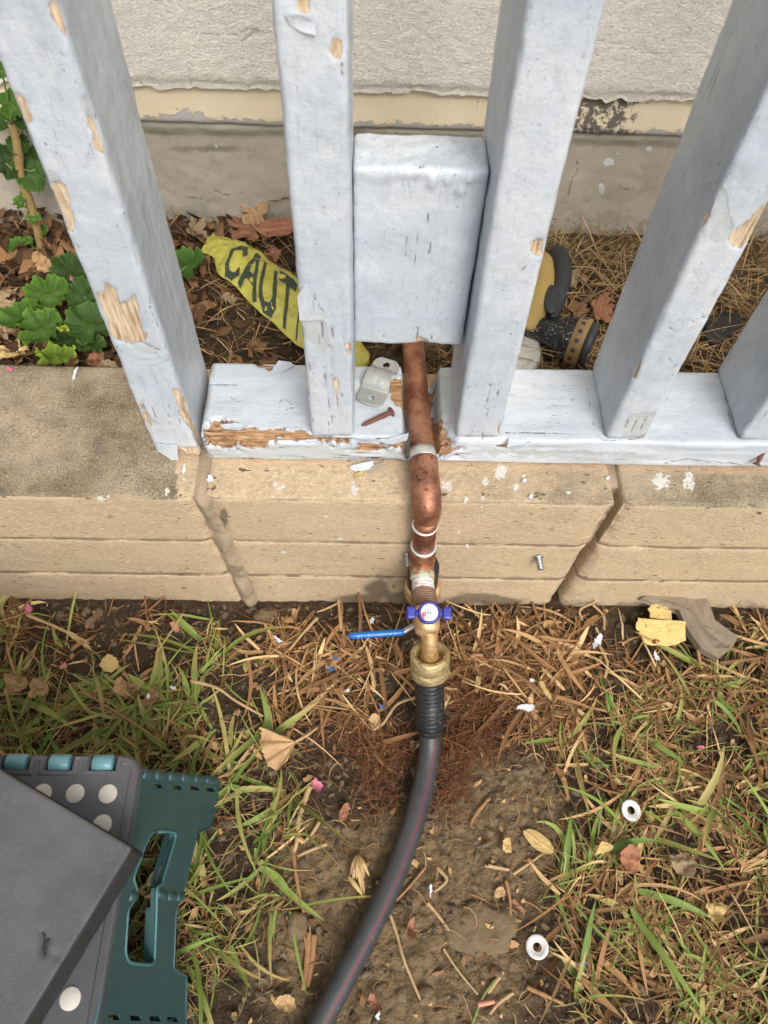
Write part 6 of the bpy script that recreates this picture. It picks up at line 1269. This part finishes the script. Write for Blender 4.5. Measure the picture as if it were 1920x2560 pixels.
# sparse stray fibres on the bare soil
base = np.stack([rg_.uniform(-.15, .26, 420), rg_.uniform(-.12, .22, 420), np.zeros(420)], 1); base = base[~near_hose(base, .018)]; n = len(base); base[:, 2] = gz(base[:, 0], base[:, 1])
m_ = rg_.rand(n, 1); blades('stray_fibres', 'sparse brown fibres strewn over the bare soil', 'dry grass', base, rg_.rand(n)*6.28, rg_.uniform(-.1, .2, n), rg_.uniform(0, .3, n), rg_.gamma(3, .006, n).clip(.005, .045), rg_.uniform(.0004, .0013, n), np.array([.13, .07, .03])*(1 - m_) + np.array([.38, .26, .13])*m_, 4, .2, 1., None, DRYM, seed=15)
# straw behind the fence, right and left
def bed(n, x, y, seed): rs = np.random.RandomState(seed); b = np.stack([rs.uniform(*x, n), rs.uniform(*y, n), np.full(n, ZB)], 1); return b
base = np.concatenate([bed(3800, (.07, .62), (YB, YF), 1), bed(420, (-.24, .07), (YB, YF), 2)]); n = len(base); base[:, 2] += rg_.rand(n)*.010; m_ = rg_.rand(n, 1)
blades('bed_straw', 'golden brown straw matted over the bed behind the fence', 'straw', base, rg_.rand(n)*6.28, rg_.uniform(-.1, .6, n), rg_.uniform(0, .8, n), rg_.gamma(3, .0125, n).clip(.010, .10), rg_.uniform(.0004, .0018, n), np.array([.13, .070, .030])*(1 - m_) + np.array([.44, .31, .16])*m_, 5, .3, .22, None, DRYM, None, seed=16)
base = bed(40, (-.28, .40), (YF - .035, YF - .01), 3); n = len(base); m_ = rg_.rand(n, 1)
blades('wall_foot_grass', 'wispy half dry grass along the foot of the concrete footing', 'grass', base, rg_.rand(n)*6.28, rg_.uniform(.5, 1.3, n), rg_.uniform(.2, 1., n), rg_.uniform(.02, .065, n), rg_.uniform(.001, .0022, n), np.array([.14, .17, .05])*(1 - m_) + np.array([.45, .32, .14])*m_, 6, .3, .4, None, DRYM, None, seed=17)
# leaf litter and bark chips in the bed, left
def scraps(name, label, cat, base, size, cols, mat, flat=.35, seed=0, thick=.25):
    rs = np.random.RandomState(seed); n = len(base); k = 9; t = np.linspace(0, 2*np.pi, k, endpoint=False)
    r = size[:, None]*rs.uniform(.55, 1.2, (n, k)); asp = rs.uniform(.35, .9, (n, 1)); a0 = rs.rand(n, 1)*6.28
    x, y = r*np.cos(t), r*np.sin(t)*asp; X, Y = x*np.cos(a0) - y*np.sin(a0), x*np.sin(a0) + y*np.cos(a0)
    tx, ty = rs.randn(n, 1)*flat, rs.randn(n, 1)*flat; Z = X*tx + Y*ty + .25*size[:, None]*rs.randn(n, k)*.6
    rim = np.stack([X, Y, Z], -1) + base[:, None]; mid = rim.mean(1, keepdims=True) + np.stack([0*size, 0*size, size*thick], -1)[:, None]
    V = np.concatenate([mid, rim], 1).reshape(-1, 3); I = np.arange(n*(k + 1)).reshape(n, k + 1)
    F = np.concatenate([np.stack([I[:, 0], I[:, 1 + j], I[:, 1 + (j + 1) % k]], -1) for j in range(k)])
    C = np.repeat(cols[:, None], k + 1, 1).reshape(-1, 3); return tag(mk(name, V, F, mat, smooth=False, origin=(0, 0, 0), colors=C), label, cat, kind='stuff')
base = np.concatenate([bed(2400, (-.62, -.19), (YB, YF), 5), bed(260, (-.19, .06), (YB, YF), 6)]); n = len(base); base[:, 2] += .003 + rg_.rand(n)*.012; m_ = rg_.rand(n, 1)**1.4
scraps('leaf_litter', 'dark brown leaf litter and bark chips covering the bed at left', 'leaf litter', base, rg_.gamma(4, .0017, n).clip(.002, .015), np.array([.030, .015, .008])*(1 - m_**1.3) + np.array([.235, .125, .058])*m_**1.3, DRYM, .5, 7)
base = bed(500, (-.60, -.10), (YB, YF), 8); n = len(base); base[:, 2] += .006; m_ = rg_.rand(n, 1)
blades('litter_stems', 'thin dry stems strewn through the leaf litter', 'straw', base, rg_.rand(n)*6.28, rg_.uniform(-.1, .6, n), rg_.uniform(0, .8, n), rg_.gamma(5, .008, n).clip(.012, .09), rg_.uniform(.0006, .0016, n), np.array([.12, .06, .03])*(1 - m_) + np.array([.42, .28, .14])*m_, 5, .3, .7, None, DRYM, None, seed=18)
# crumbs of soil
n = 9000; base = np.stack([rg_.uniform(-.45, .55, n), rg_.uniform(-.14, .36, n), np.zeros(n)], 1); base[:, 2] = gz(base[:, 0], base[:, 1]) + .0004; m_ = rg_.rand(n, 1)
scraps('soil_crumbs', 'loose crumbs of brown soil scattered over the ground', 'soil crumbs', base, rg_.gamma(1.6, .0013, n).clip(.0006, .0085), np.array([.045, .031, .02])*(1 - m_) + np.array([.20, .15, .095])*m_, CRUMB, .2, 9, .9)
n = 900; base = np.stack([rg_.uniform(-.45, .55, n), rg_.uniform(-.14, .36, n), np.zeros(n)], 1); base[:, 2] = gz(base[:, 0], base[:, 1]) + .003; m_ = rg_.rand(n, 1)
scraps('plant_scraps', 'small torn scraps of dead leaf scattered over the ground', 'leaf litter', base, rg_.gamma(3, .0011, n).clip(.001, .006), np.array([.10, .045, .02])*(1 - m_) + np.array([.48, .30, .14])*m_, DRYM, .4, 10)
